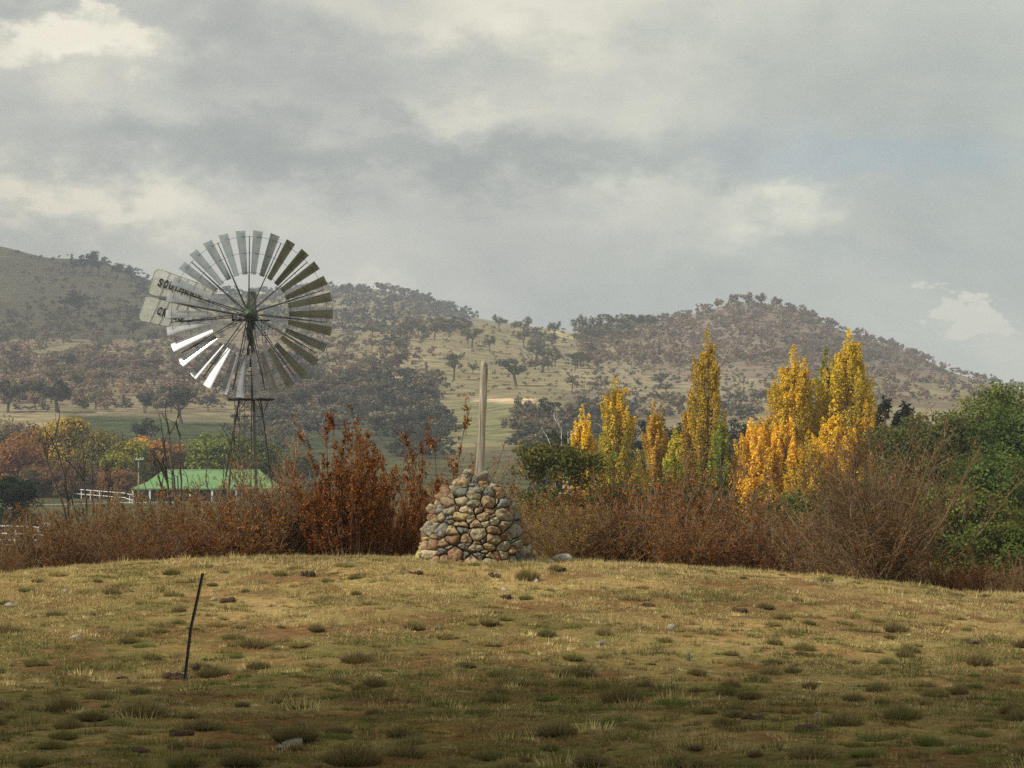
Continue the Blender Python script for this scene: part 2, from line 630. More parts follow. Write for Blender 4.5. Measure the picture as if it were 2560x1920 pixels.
def leaves(Pt, N, size, col, aspect=0.6):
    """one diamond shaped leaf (or spray) per point"""
    n = len(Pt)
    size = np.broadcast_to(np.asarray(size, float), (n,))[:, None]
    rnd = rng.normal(size=(n, 3))
    t = unit(np.cross(N, rnd))
    b = unit(np.cross(N, t))
    V = np.stack([Pt - t * size / 2, Pt + b * size * aspect / 2, Pt + t * size / 2, Pt - b * size * aspect / 2], 1).reshape(-1, 3)
    Fc = np.arange(n * 4).reshape(n, 4)
    return V, Fc, np.repeat(col, 4, 0)


def pal(cols, n, w=None):
    cols = np.array(cols)
    i = rng.choice(len(cols), n, p=w)
    return cols[i] * rng.uniform(0.85, 1.15, (n, 1))


def crown_points(lobes, n, sub=14, subr=0.38, fill=0.55):
    """points in clumps spread over the shells of some lobes: (cx,cy,cz,rx,ry,rz)"""
    lobes = np.array(lobes, float)
    a = (lobes[:, 3] * lobes[:, 5] + lobes[:, 3] * lobes[:, 4])
    k = rng.choice(len(lobes), n, p=a / a.sum())
    dirs = unit(rng.normal(size=(len(lobes), sub, 3)) + np.array((0, 0, 0.25)))
    rr = rng.uniform(1 - fill, 1.0, (len(lobes), sub, 1))
    s = rng.integers(0, sub, n)
    d = dirs[k, s]
    cen = lobes[k, :3] + d * rr[k, s] * lobes[k, 3:6] * (1 - subr * 0.6)
    off = rng.normal(size=(n, 3))
    off = unit(off) * rng.uniform(0.2, 1, (n, 1)) ** 0.5
    Pt = cen + off * subr * lobes[k, 3:6] * np.array((1, 1, 0.8))
    N = unit(off * 0.8 + d * 0.5 + rng.normal(size=(n, 3)) * 0.55 + np.array((0, 0, 0.25)))
    return Pt, N, k, s


def limb(mb, p, d, L, r, depth, rnd, tips, up=0.15, k=5, bend=0.25, split=(2, 3), shrink=0.68, seg=4, minr=0.01):
    pts, rad = [p.copy()], [r]
    d = d.normalized()
    for i in range(seg):
        d = (d + Vector((rnd.gauss(0, bend), rnd.gauss(0, bend), rnd.gauss(0, bend) + up)) * 0.5).normalized()
        p = p + d * (L / seg)
        pts.append(p.copy())
        rad.append(max(minr, r * (1 - 0.45 * (i + 1) / seg)))
    mb.tube(pts, rad, k if depth > 0 else 3, caps=False)
    if depth == 0:
        tips.append(p.copy())
        return
    for i in range(rnd.randint(*split)):
        q = pts[-1] if i == 0 else pts[rnd.randint(seg // 2, seg)]
        nd = (d + Vector((rnd.gauss(0, 0.55), rnd.gauss(0, 0.55), rnd.gauss(0, 0.35)))).normalized()
        limb(mb, q, nd, L * shrink * rnd.uniform(0.8, 1.15), rad[-1] * 0.8, depth - 1, rnd, tips, up, k, bend, split, shrink, seg, minr)


# ------------------------------------------------------------------ gum trees of the hills
PALS = {
    'olive': [(0.155, 0.160, 0.078), (0.115, 0.130, 0.070), (0.20, 0.185, 0.10), (0.16, 0.13, 0.08)],
    'brown': [(0.195, 0.150, 0.098), (0.165, 0.135, 0.088), (0.24, 0.185, 0.12), (0.155, 0.145, 0.080), (0.22, 0.150, 0.10)],
    'dark': [(0.070, 0.080, 0.056), (0.092, 0.092, 0.062), (0.055, 0.062, 0.044), (0.110, 0.095, 0.068)],
    'pink': [(0.29, 0.19, 0.135), (0.24, 0.16, 0.115), (0.20, 0.145, 0.10), (0.31, 0.215, 0.16)],
}


def gum_template(seed, palname, wide=1.0, nleaf=1100, bark=None, name='gum_tree'):
    """a 10 m tree with forked limbs and a broken crown"""
    rnd = random.Random(seed)
    root = empty(name)
    mb = MB()
    tips = []
    th = rnd.uniform(1.6, 3.0)
    base = Vector((0, 0, -0.4))
    lean = Vector((rnd.gauss(0, .08), rnd.gauss(0, .08), 1))
    top = base + lean * (th + 0.4)
    mb.tube([base, (base + top) / 2 + Vector((.05, 0, 0)), top], [0.42, 0.30, 0.26], 7)
    for i in range(rnd.randint(4, 5)):
        a = i * 2 * math.pi / 4.5 + rnd.uniform(-.4, .4)
        d = Vector((math.cos(a) * 0.75 * wide, math.sin(a) * 0.75 * wide, rnd.uniform(0.6, 1.1)))
        limb(mb, top, d, rnd.uniform(2.3, 3.2), 0.19, 2, rnd, tips, minr=0.05)
    zmax = max(p.z for p in tips) + 0.9
    k = 10.0 / zmax
    mb.v = [(x * k, y * k, z * k if z > 0 else z) for x, y, z in mb.v]
    mb.build('trunk', bark or M_BARK, root)
    tips = [p * k for p in tips]
    rnd.shuffle(tips)
    lobes = [(p.x, p.y, p.z * .93, rnd.uniform(0.9, 1.6) * wide, rnd.uniform(0.9, 1.6) * wide, rnd.uniform(.8, 1.3)) for p in tips[:22]]
    for i in range(9):      # the crown hangs lower all round
        a = i * .7 + rnd.random()
        q_ = rnd.uniform(.9, 2.6) * wide
        lobes.append((math.cos(a) * q_, math.sin(a) * q_, rnd.uniform(4.2, 6.8), 1.5, 1.5, rnd.uniform(1.1, 1.6)))
    Pt, N, kk, s = crown_points(lobes, nleaf, 6, 0.5)
    col = pal(PALS[palname], len(Pt)) * rng.uniform(0.75, 1.2, (len(lobes), 1))[kk]
    V, Fc, c = leaves(Pt, N, rng.uniform(0.35, 0.8, len(Pt)), col, 0.8)
    link('crown', mesh_np('crown', V, Fc, c), LEAF, root)
    return root


GUMS = {}
for pn, cnt in (('olive', 4), ('brown', 4), ('dark', 3), ('pink', 2)):
    GUMS[pn] = [gum_template(100 + 7 * i + len(pn), pn, 1.0 + 0.12 * i) for i in range(cnt)]
used = set()
n_gum = 0


def place(proto, loc, height, label, cat, group, rz=None, base=10.0, sxy=1.0):
    global n_gum
    if id(proto) in used:
        o = copy_tree(proto)
    else:
        used.add(id(proto))
        o = proto
    k = height / base
    o.location = loc
    o.scale = (k * sxy, k * sxy, k)
    o.rotation_euler = (0, 0, random.uniform(0, 6.28) if rz is None else rz)
    for key in ('group',):
        if key in o:
            del o[key]
    tag(o, label, cat, group)
    return o


def gum(px, py, hpx, pn, label, group='gum trees of the hills', w=1.0):
    global n_gum
    p = hit(px, py, 420.0)
    place(random.choice(GUMS[pn]), p, hpx * p.y / F * 1.05, label, 'tree', group, sxy=w)
    n_gum += 1


for a in (
    (1248, 824, 40, 'olive', 'loose grey-green gum tree on the saddle skyline, first left of the rounded skyline gum'),
    (1307, 838, 50, 'olive', 'rounded olive gum tree standing on the saddle skyline against pale sky', 1.1),
    (1385, 842, 40, 'olive', 'small olive gum tree in the skyline dip beside the straw-coloured bare knob'),
    (1452, 838, 55, 'olive', 'airy gum tree at the left end of the flat-topped skyline grove'),
    (1490, 832, 46, 'olive', 'second gum tree from the left in the flat-topped skyline grove', 1.2),
    (1525, 826, 44, 'olive', 'third gum tree from the left in the flat-topped skyline grove', 1.2),
    (1560, 828, 46, 'olive', 'fourth gum tree from the left in the flat-topped skyline grove', 1.2),
    (1595, 826, 40, 'dark', 'darker gum tree in the right half of the flat-topped skyline grove', 1.2),
    (1628, 822, 34, 'dark', 'last gum tree at the right end of the flat-topped skyline grove', 1.2),
    (1677, 812, 22, 'dark', 'small dark lone tree in the skyline gap before the brown scrubby hill'),
    (1134, 950, 72, 'olive', 'upright gum tree with a clear trunk on the slope left of the post top', 0.9),
    (1290, 966, 74, 'olive', 'broad olive gum tree casting a dark shadow right of the wooden post top', 1.25),
    (1183, 935, 30, 'olive', 'small round gum tree close behind the top of the wooden post'),
    (1080, 988, 62, 'brown', 'brownish gum tree at the left edge of the pale grassy slope'),
    (1000, 930, 62, 'brown', 'grey-brown gum tree on the shoulder of the slope above the dark woodland', 1.2),
    (1340, 905, 60, 'olive', 'gum tree above the broad olive gum on the right of the grassy slope'),
    (1310, 870, 55, 'brown', 'brown gum tree below the rounded skyline gum'),
    (1180, 870, 52, 'brown', 'brown gum tree in the middle of the saddle below the skyline'),
    (1225, 880, 44, 'olive', 'dark-bottomed gum tree by the long shadow on the saddle'),
    (1085, 850, 48, 'brown', 'grey gum tree just above the long shadow on the saddle'),
    (1030, 845, 50, 'olive', 'olive gum tree on the left of the saddle beside the blue-green forest'),
    (1170, 860, 40, 'olive', 'low olive gum under the saddle skyline'),
    (975, 870, 40, 'dark', 'small dark gum tree with a wide shadow on the saddle', 1.2),
    (360, 1032, 56, 'dark', 'small dark tree with a clear trunk above the dark green paddock', 0.9),
    (455, 1060, 104, 'dark', 'large dense dark tree standing alone on the edge of the dark green paddock', 1.15),
    (143, 1030, 84, 'dark', 'wide dome-shaped dark tree above the yellow autumn trees', 1.75),
    (18, 1030, 84, 'dark', 'dark tree cut by the left edge of the picture above the autumn trees', 1.2),
    (368, 1125, 84, 'dark', 'low rounded dark tree behind the orange and yellow trees beside the green roof', 1.4),
    (705, 995, 60, 'brown', 'brown gum tree just right of the windmill wheel'),
    (195, 795, 74, 'dark', 'dense dark round tree in the middle of the shaded left hill', 1.2),
    (158, 855, 56, 'brown', 'brown tree with a thin trunk on the shaded left hill'),
    (2290, 925, 26, 'pink', 'small bare tree sticking up on the right slope of the brown hill'),
    (2265, 915, 20, 'pink', 'smaller bare tree on the right slope of the brown hill'),
    (1795, 772, 28, 'pink', 'bare brown tree at the left of the brown hill top'),
    (1828, 768, 26, 'pink', 'bare brown tree on the very top of the brown hill'),
    (1835, 766, 34, 'pink', 'tallest bare tree on the top of the brown hill'),
    (1872, 766, 38, 'pink', 'reddish rounded bare tree on the brown hill top', 1.2),
    (1905, 768, 38, 'pink', 'reddish bare tree with a dense crown right of the hill top', 1.2),
    (1940, 775, 36, 'pink', 'bare tree where the brown hill starts to fall to the right', 1.2),
    (1985, 790, 30, 'pink', 'low bare tree on the right shoulder of the brown hill', 1.2),
    (40, 640, 16, 'dark', 'tiny dark tree on the skyline of the left hill'),
    (225, 690, 68, 'dark', 'tall dark pointed tree in the skyline clump of the left hill', 0.7),
    (205, 690, 56, 'dark', 'dark tree on the left of the skyline clump of the left hill', 0.8),
    (245, 690, 58, 'dark', 'dark tree on the right of the skyline clump of the left hill', 1.0),
    (180, 692, 52, 'dark', 'thin dark tree left of the skyline clump on the left hill', 0.6),
    (290, 698, 42, 'dark', 'flat-topped dark tree on the left hill skyline beside the clump', 1.2),
    (328, 704, 44, 'dark', 'umbrella-shaped dark tree on the left hill skyline nearest the windmill tail', 1.3),
    (575, 742, 30, 'olive', 'airy gum tree on the skyline seen through the windmill wheel', 1.2),
    (1007, 745, 20, 'olive', 'small tree on the skyline ridge right of the windmill wheel'),
    (1050, 757, 24, 'olive', 'rounded tree on the falling skyline ridge right of the windmill'),
    (1165, 795, 26, 'dark', 'dark tree at the foot of the falling skyline ridge right of the windmill'),
    (1100, 775, 22, 'dark', 'dark tree half way down the falling skyline ridge right of the windmill'),
):
    gum(*a[:5], w=a[5] if len(a) > 5 else 1.0)

# open woodland of single trees, region by region
REG = [
    (0, 800, 925, 1034, 64, 40, 60, [('brown', .5), ('pink', .3), ('dark', .2)], 'above the dark green paddock', 'woodland belt on the left'),
    (640, 1010, 960, 1085, 42, 36, 58, [('dark', .6), ('brown', .4)], 'behind the red shrubs', 'thick woodland behind the red shrubs'),
    (900, 1080, 1000, 1100, 12, 40, 56, [('dark', .8), ('brown', .2)], 'at the pale paddock edge', 'woodland edge beside the pale paddock'),
    (1300, 1480, 1040, 1130, 14, 44, 66, [('dark', .5), ('brown', .5)], 'right of the pale paddock', 'trees right of the pale paddock'),
    (0, 640, 820, 925, 36, 28, 44, [('brown', .55), ('pink', .25), ('olive', .2)], 'on the left hill', 'scattered trees of the left hill'),
    (640, 1010, 820, 950, 30, 28, 44, [('brown', .6), ('pink', .2), ('olive', .2)], 'right of the windmill wheel', 'scattered trees right of the windmill'),
    (1330, 1560, 850, 935, 24, 28, 42, [('brown', .5), ('olive', .5)], 'below the skyline grove', 'trees below the skyline grove'),
    (1400, 1960, 960, 1045, 20, 20, 42, [('olive', .6), ('brown', .4)], 'of the stony slope', 'trees on the stony slope'),
]
rr = random.Random(5)
ADJ = {'brown': 'brown', 'pink': 'pinkish-brown', 'dark': 'dark green', 'olive': 'grey-green'}


ONES = 'zeroth first second third fourth fifth sixth seventh eighth ninth tenth eleventh twelfth thirteenth fourteenth fifteenth sixteenth seventeenth eighteenth nineteenth'.split()


def ordinal(i):
    if i < 20:
        return ONES[i]
    t_, o_ = divmod(i, 10)
    return ['twentieth', 'thirtieth', 'fortieth'][t_ - 2] if o_ == 0 else ['twenty', 'thirty', 'forty'][t_ - 2] + '-' + ONES[o_]


for x0, x1, y0, y1, n, h0, h1, ps, where, group in REG:
    sp = [(y0 + (y1 - y0) * rr.random() ** 0.9, rr.uniform(x0, x1)) for i in range(n)]
    sp.sort()
    nr = 3 if n > 20 else 2
    for r_ in range(nr):
        part = sorted(sp[r_ * n // nr:(r_ + 1) * n // nr], key=lambda a: a[1])
        for i, (py, px) in enumerate(part):
            if 330 < px < 640 and py > 990 and y1 == 1018:
                py -= 45
            pn = rr.choices([p[0] for p in ps], [p[1] for p in ps])[0]
            gum(px, py, rr.uniform(h0, h1), pn, '%s tree, %s from the left in the %s rank %s' % (ADJ[pn], ordinal(i + 1), (('upper', 'middle', 'lower') if nr == 3 else ('upper', 'lower'))[r_], where),
                group, rr.uniform(1.0, 1.4))


# the far scrub nobody could count, as one mass
def scrub():
    Vs, Fs, Cs, off = [], [], [], 0
    temps = []
    for i in range(10):
        lobes = [(rng.normal() * 1.4, rng.normal() * 1.4, rng.uniform(1.3, 3.2), rng.uniform(1.0, 1.7), rng.uniform(1.0, 1.7), rng.uniform(.8, 1.5)) for _ in range(5)]
        temps.append(crown_points(lobes, 120, 6, 0.55)[:2])
    SC = [(1440, 2480, 765, 915, 1600, 13, 24, 'pink', 'brown'), (1440, 2150, 885, 1040, 750, 6, 16, 'olive', 'pink'), (640, 1180, 720, 840, 800, 13, 25, 'dark', 'brown'),
          (0, 640, 780, 930, 300, 10, 30, 'brown', 'olive'), (60, 640, 640, 800, 260, 6, 16, 'dark', 'brown'),
          (640, 1080, 840, 960, 130, 8, 28, 'brown', 'pink'), (0, 1000, 900, 1030, 430, 18, 40, 'brown', 'pink'),
          (640, 1090, 950, 1090, 300, 28, 48, 'dark', 'brown'), (0, 340, 880, 1010, 140, 24, 38, 'pink', 'brown'),
          (1420, 1900, 1000, 1060, 90, 20, 30, 'brown', 'dark'), (900, 1500, 815, 1000, 420, 4, 13, 'brown', 'olive'),
          (1290, 1500, 1040, 1150, 170, 26, 50, 'dark', 'brown'), (960, 1130, 1050, 1150, 90, 26, 46, 'dark', 'dark'), (1460, 1640, 800, 850, 70, 18, 30, 'olive', 'dark'),
          (2000, 2650, 850, 1010, 700, 14, 24, 'pink', 'brown'), (320, 640, 690, 800, 170, 12, 22, 'dark', 'dark'), (560, 760, 1050, 1130, 60, 22, 40, 'brown', 'dark')]
    for x0, x1, y0, y1, n, h0, h1, pa, pb in SC:
        for i in range(n):
            px, py = rr.uniform(x0, x1), rr.uniform(y0, y1)
            p = hit(px, py, 430.0)
            q = PX(p.x, p.y, p.z)[1]
            if abs(q - py) > 6:
                continue
            Pt, N = temps[rr.randrange(10)]
            k = rr.uniform(h0, h1) * p.y / F / 4.4
            a = rr.uniform(0, 6.28)
            Rm = np.array([[math.cos(a), -math.sin(a), 0], [math.sin(a), math.cos(a), 0], [0, 0, 1]])
            col = pal(PALS[pa if rr.random() < .6 else pb], len(Pt)) * rr.uniform(.7, 1.3) * (.6 + .8 * float(fbm(p.x / 45, p.y / 60, 91)))
            V, Fc, c = leaves((Pt @ Rm.T) * k + np.array(p), N @ Rm.T, rng.uniform(.5, 1.1, len(Pt)) * k, col, .8)
            Vs.append(V)
            Fs.append(Fc + off)
            Cs.append(c)
            off += len(V)
    me = mesh_np('hillside_scrub', np.concatenate(Vs), np.concatenate(Fs), np.concatenate(Cs))
    o = link('hillside_scrub', me, LEAF)
    tag(o, 'brown and grey-green scrub and bush covering the far hillsides', 'scrub', kind='stuff')


scrub()


# ------------------------------------------------------------------ broadleaf, pine and poplar trees of the valley
def tree(name, px, top, hw, Y, cols, label, group=None, n=5000, leaf=0.22, nl=9, trunk_h=0.25, flat=0.8, seed=0, base_py=None, bark=None, weights=None, squash=1.0, sub=16):
    rnd = random.Random(seed + int(px))
    x = (px - 1280) / F * Y
    z0 = ground(x, Y)
    zt = P(px, top, Y).z
    H = zt - z0
    W = hw / F * Y * 1.5
    root = empty(name, (x, Y, z0))
    tag(root, label, 'tree', group)
    cz0 = H * trunk_h
    ch = H - cz0
    lobes = []
    for i in range(nl):
        a = rnd.uniform(0, 6.28)
        t = rnd.random()
        zz = cz0 + ch * (0.18 + 0.62 * t)
        wr = W * math.sqrt(max(0.05, 1 - (abs(t - 0.40) / 0.72) ** 2)) * 0.62
        r = W * rnd.uniform(0.40, 0.60)
        lobes.append((math.cos(a) * wr * rnd.uniform(.5, 1), math.sin(a) * wr * rnd.uniform(.5, 1), min(zz, H - r * flat * 0.95), r, r, r * flat))
    lobes.append((0, 0, H - W * 0.42 * flat, W * .42, W * .42, W * .42 * flat))
    lobes.append((0, 0, cz0 + ch * 0.4, W * .7, W * .7, ch * .42))
    for i in range(4):
        a = i * 1.57 + rnd.random()
        r = W * rnd.uniform(.34, .44)
        lobes.append((math.cos(a) * W * .42, math.sin(a) * W * .42, H - r * flat * rnd.uniform(1.0, 1.5), r, r, r * flat))
    for i in range(5):
        a = i * 1.26 + rnd.random()
        lobes.append((math.cos(a) * W * .5, math.sin(a) * W * .5, cz0 + ch * rnd.uniform(.2, .35), W * .42, W * .42, ch * .22))
    mb = MB()
    tips = []
    mb.tube([(0, 0, -0.3), (rnd.gauss(0, .1), 0, cz0 * .6), (0, 0, cz0 + ch * .25)], [H * .035, H * .028, H * .02], 7)
    for i in range(7):
        L = lobes[i % len(lobes)]
        s = Vector((0, 0, cz0 + ch * rnd.uniform(0, .3)))
        e = Vector(L[:3])
        mid = (s + e) / 2 + Vector((0, 0, -ch * .06))
        mb.tube([s, mid, e], [H * .014, H * .010, H * .004], 5)
    mb.build('trunk', bark or M_BARK, root)
    Pt, N, k, s = crown_points(lobes, n, sub, 0.37, 0.45)
    lobecol = np.array([cols[rnd.randrange(len(cols))] if weights is None else rnd.choices(cols, weights)[0] for _ in lobes])
    subj = rng.uniform(.72, 1.25, (len(lobes), sub, 1))
    col = (lobecol[k] * 0.6 + pal(cols, n, None if weights is None else np.array(weights) / sum(weights)) * 0.4) * subj[k, s]
    V, Fc, c = leaves(Pt, N, rng.uniform(.7, 1.3, n) * leaf, col, .7)
    link('crown', mesh_np('crown', V, Fc, c), LEAF, root)
    return root


AUT = 'autumn trees round the green roofed building'
RU_, OB_, YE_ = [(.33, .15, .05), (.27, .12, .045), (.20, .105, .05)], [(.38, .20, .06), (.29, .17, .055), (.19, .13, .055)], [(.56, .40, .055), (.45, .35, .065), (.34, .24, .06)]
tree('deciduous_tree', 20, 1085, 95, 362, RU_, 'broad rust-brown autumn tree at the left edge of the picture', AUT, 9000, .46, seed=1, trunk_h=.05)
tree('deciduous_tree', 100, 1062, 75, 374, OB_, 'orange-brown autumn tree right of the broad rust-brown one', AUT, 8000, .46, seed=2, trunk_h=.05)
tree('deciduous_tree', 30, 1040, 90, 392, [(.20, .15, .10), (.17, .13, .085)], 'dull pinkish-brown tree behind the broad rust-brown one at the left edge', AUT, 7000, .46, seed=31, trunk_h=.05)
tree('deciduous_tree', 162, 1036, 62, 372, YE_, 'tall yellow autumn tree behind the dark bare stems', AUT, 8000, .44, seed=3, trunk_h=.1)
tree('willow_tree', 248, 1062, 60, 365, [(.28, .24, .065), (.20, .19, .06), (.36, .28, .065), (.09, .10, .045)], 'olive-green drooping willow between the yellow tree and the lime-green tree', AUT, 8500, .42, seed=4, flat=1.2, trunk_h=.08)
tree('deciduous_tree', 322, 1096, 52, 354, [(.36, .37, .05), (.27, .31, .055), (.40, .34, .045)], 'lime-green and yellow tree behind the utility pole', AUT, 8000, .42, seed=5, trunk_h=.08)
tree('deciduous_tree', 368, 1085, 46, 360, [(.48, .25, .07), (.40, .22, .07), (.44, .30, .08)], 'bright orange autumn tree behind the left end of the green roof', AUT, 7000, .42, seed=6, trunk_h=.08)
tree('deciduous_tree', 420, 1104, 42, 360, [(.42, .21, .07), (.35, .20, .07)], 'smaller orange autumn tree behind the middle of the green roof', AUT, 6000, .42, seed=7, trunk_h=.08)
tree('deciduous_tree', 545, 1076, 78, 362, [(.19, .225, .045), (.145, .18, .045), (.24, .24, .055)], 'rounded olive-green tree behind the windmill tower and green roof', AUT, 10000, .44, seed=8, trunk_h=.08)
tree('deciduous_tree', 640, 1092, 62, 370, [(.15, .18, .045), (.12, .15, .045)], 'green tree just right of the windmill tower leg behind the roof', AUT, 8000, .44, seed=9, trunk_h=.08)
tree('deciduous_tree', 200, 1150, 75, 347, [(.23, .105, .045), (.18, .11, .055), (.12, .10, .05)], 'low red-brown tree behind the white rail fence, below the willow', AUT, 8000, .40, seed=10, trunk_h=.02)
tree('deciduous_tree', 292, 1168, 50, 344, [(.25, .12, .045), (.20, .12, .055)], 'small russet tree left of the green roof under the lime-green tree', AUT, 6000, .38, seed=11, trunk_h=.02)
tree('deciduous_tree', 120, 1160, 70, 349, [(.20, .095, .04), (.13, .085, .045), (.10, .09, .04)], 'low rusty tree behind the dark bare stems, below the yellow tree', AUT, 7000, .40, seed=15, trunk_h=.02)
tree('deciduous_tree', 475, 1118, 52, 366, [(.18, .13, .06), (.15, .145, .055)], 'dull brown-green tree between the orange tree and the olive-green tree', AUT, 6500, .42, seed=14, trunk_h=.05)
tree('deciduous_tree', 735, 1128, 60, 380, [(.15, .13, .07), (.12, .12, .055)], 'low grey-green tree left of the rust-red shrubs beyond the building', AUT, 6000, .44, seed=16, trunk_h=.05)
tree('evergreen_shrub', 28, 1184, 62, 215, [(.022, .038, .016), (.038, .055, .022), (.03, .045, .02)], 'very dark green rounded bush above the white fence at the left edge', None, 9000, .24, seed=12, trunk_h=.02)
tree('bushy_tree', 1400, 1092, 112, 100, [(.14, .135, .034), (.18, .155, .040), (.22, .17, .042), (.10, .105, .03)], 'round olive-green tree standing behind the shrubs right of the cairn', None, 42000, .15, seed=13, trunk_h=.02, flat=.9, nl=16, sub=26)
GR = 'green trees at the right edge'
tree('broadleaf_tree', 2475, 945, 125, 140, [(.15, .18, .040), (.19, .205, .05), (.11, .15, .038)], 'tall light-green tree with an airy top that sticks above the skyline at the right', GR, 26000, .20, seed=21, trunk_h=.1, nl=18, sub=24)
tree('broadleaf_tree', 2590, 990, 150, 134, [(.080, .120, .030), (.105, .135, .034), (.060, .095, .026)], 'dense deep-green tree cut by the right edge of the picture', GR, 26000, .20, seed=22, trunk_h=.05, nl=16, sub=26)
tree('broadleaf_tree', 2480, 1110, 140, 120, [(.068, .108, .028), (.088, .125, .030), (.115, .14, .036)], 'deep-green leafy tree low at the right, in front of the airy topped one', GR, 28000, .18, seed=23, trunk_h=.02, nl=16, sub=26)
tree('broadleaf_tree', 2345, 1016, 118, 137, [(.12, .13, .040), (.14, .15, .042), (.09, .11, .036)], 'olive-green tree between the dark pines and the deep-green trees', GR, 22000, .20, seed=24, trunk_h=.05, nl=16, sub=24)
tree('broadleaf_tree', 2245, 1045, 95, 144, [(.11, .115, .040), (.13, .13, .042), (.09, .10, .036)], 'olive-green tree right behind the big bare shrub, beside the dark pine', GR, 16000, .20, seed=25, trunk_h=.05)
tree('broadleaf_tree', 2380, 1200, 150, 97, [(.20, .195, .045), (.16, .17, .042), (.12, .14, .038)], 'yellowish-green low tree behind the right side of the big bare shrub', GR, 26000, .15, seed=26, trunk_h=.02, nl=16, sub=24)
tree('broadleaf_tree', 2510, 1290, 110, 78, [(.07, .10, .024), (.095, .12, .028), (.13, .135, .032)], 'low green bush tree near the right end of the crest', GR, 18000, .13, seed=27, trunk_h=.02)
tree('broadleaf_tree', 2010, 1205, 130, 102, [(.12, .13, .032), (.095, .11, .032), (.15, .13, .04)], 'green undergrowth tree at the foot of the yellow poplars', GR, 16000, .16, seed=28, trunk_h=.02)
tree('broadleaf_tree', 1720, 1190, 120, 114, [(.11, .13, .032), (.08, .095, .032), (.055, .065, .026)], 'dull green low tree under the middle poplars', GR, 14000, .18, seed=29, trunk_h=.02)
tree('broadleaf_tree', 1560, 1200, 80, 114, [(.10, .115, .032), (.07, .08, .03)], 'dull green low tree at the foot of the second poplar', GR, 10000, .18, seed=30, trunk_h=.02)


def pine(px, top, hw, Y, label, seed):
    rnd = random.Random(seed)
    x = (px - 1280) / F * Y
    z0 = ground(x, Y)
    H = P(px, top, Y).z - z0
    W = hw / F * Y * 2.3
    root = empty('pine_tree', (x, Y, z0))
    tag(root, label, 'tree', 'row of dark pines')
    mb = MB()
    mb.tube([(0, 0, -.3), (0, 0, H * .5), (0, 0, H * .97)], [H * .025, H * .018, .03], 6)
    lobes = []
    for i in range(16):
        t = i / 15
        a = i * 2.4
        w = W * (1 - t * .5) * .62
        lobes.append((math.cos(a) * w * .8, math.sin(a) * w * .8, H * (.12 + .82 * t), W * (.42 - .20 * t), W * (.42 - .20 * t), H * .10))
        mb.tube([(0, 0, H * (.10 + .8 * t)), lobes[-1][:3]], [.05, .02], 4)
    mb.build('trunk', M_BARK, root)
    n = 5000
    Pt, N, k, s = crown_points(lobes, n, 10, .45)
    V, Fc, c = leaves(Pt, N, rng.uniform(.25, .5, n), pal([(.022, .036, .020), (.030, .044, .026), (.042, .052, .028)], n), .35)
    link('crown', mesh_np('crown', V, Fc, c), LEAF, root)


PW = ['left of the first yellow poplar', 'behind the gap between the first two poplars', 'behind the second poplar', 'in the gap right of the second poplar', 'behind the thin brownish poplar',
      'behind the low green and yellow poplar', 'left of the tallest slim poplar', 'behind the tallest slim poplar', 'right of the tallest slim poplar', 'just left of the broad golden poplars',
      'behind the lower golden poplar']
for i, (px, top) in enumerate(((1385, 1070), (1420, 1085), (1560, 1078), (1605, 1052), (1650, 1056), (1700, 1060), (1735, 1048), (1790, 1056), (1835, 1050), (1865, 1062), (1920, 1075))):
    pine(px, top, 50, 262, 'dark pine tree ' + PW[i], 40 + i)
pine(2212, 1000, 44, 165, 'dark pine tree with a broad top right of the golden poplars', 60)
pine(2268, 1006, 44, 168, 'dark pine tree rising behind the top twigs of the big bare shrub', 61)

YEL, GOLD, ORA, GRN, DGR = (.80, .575, .05), (.84, .555, .055), (.74, .46, .06), (.22, .27, .05), (.10, .13, .035)


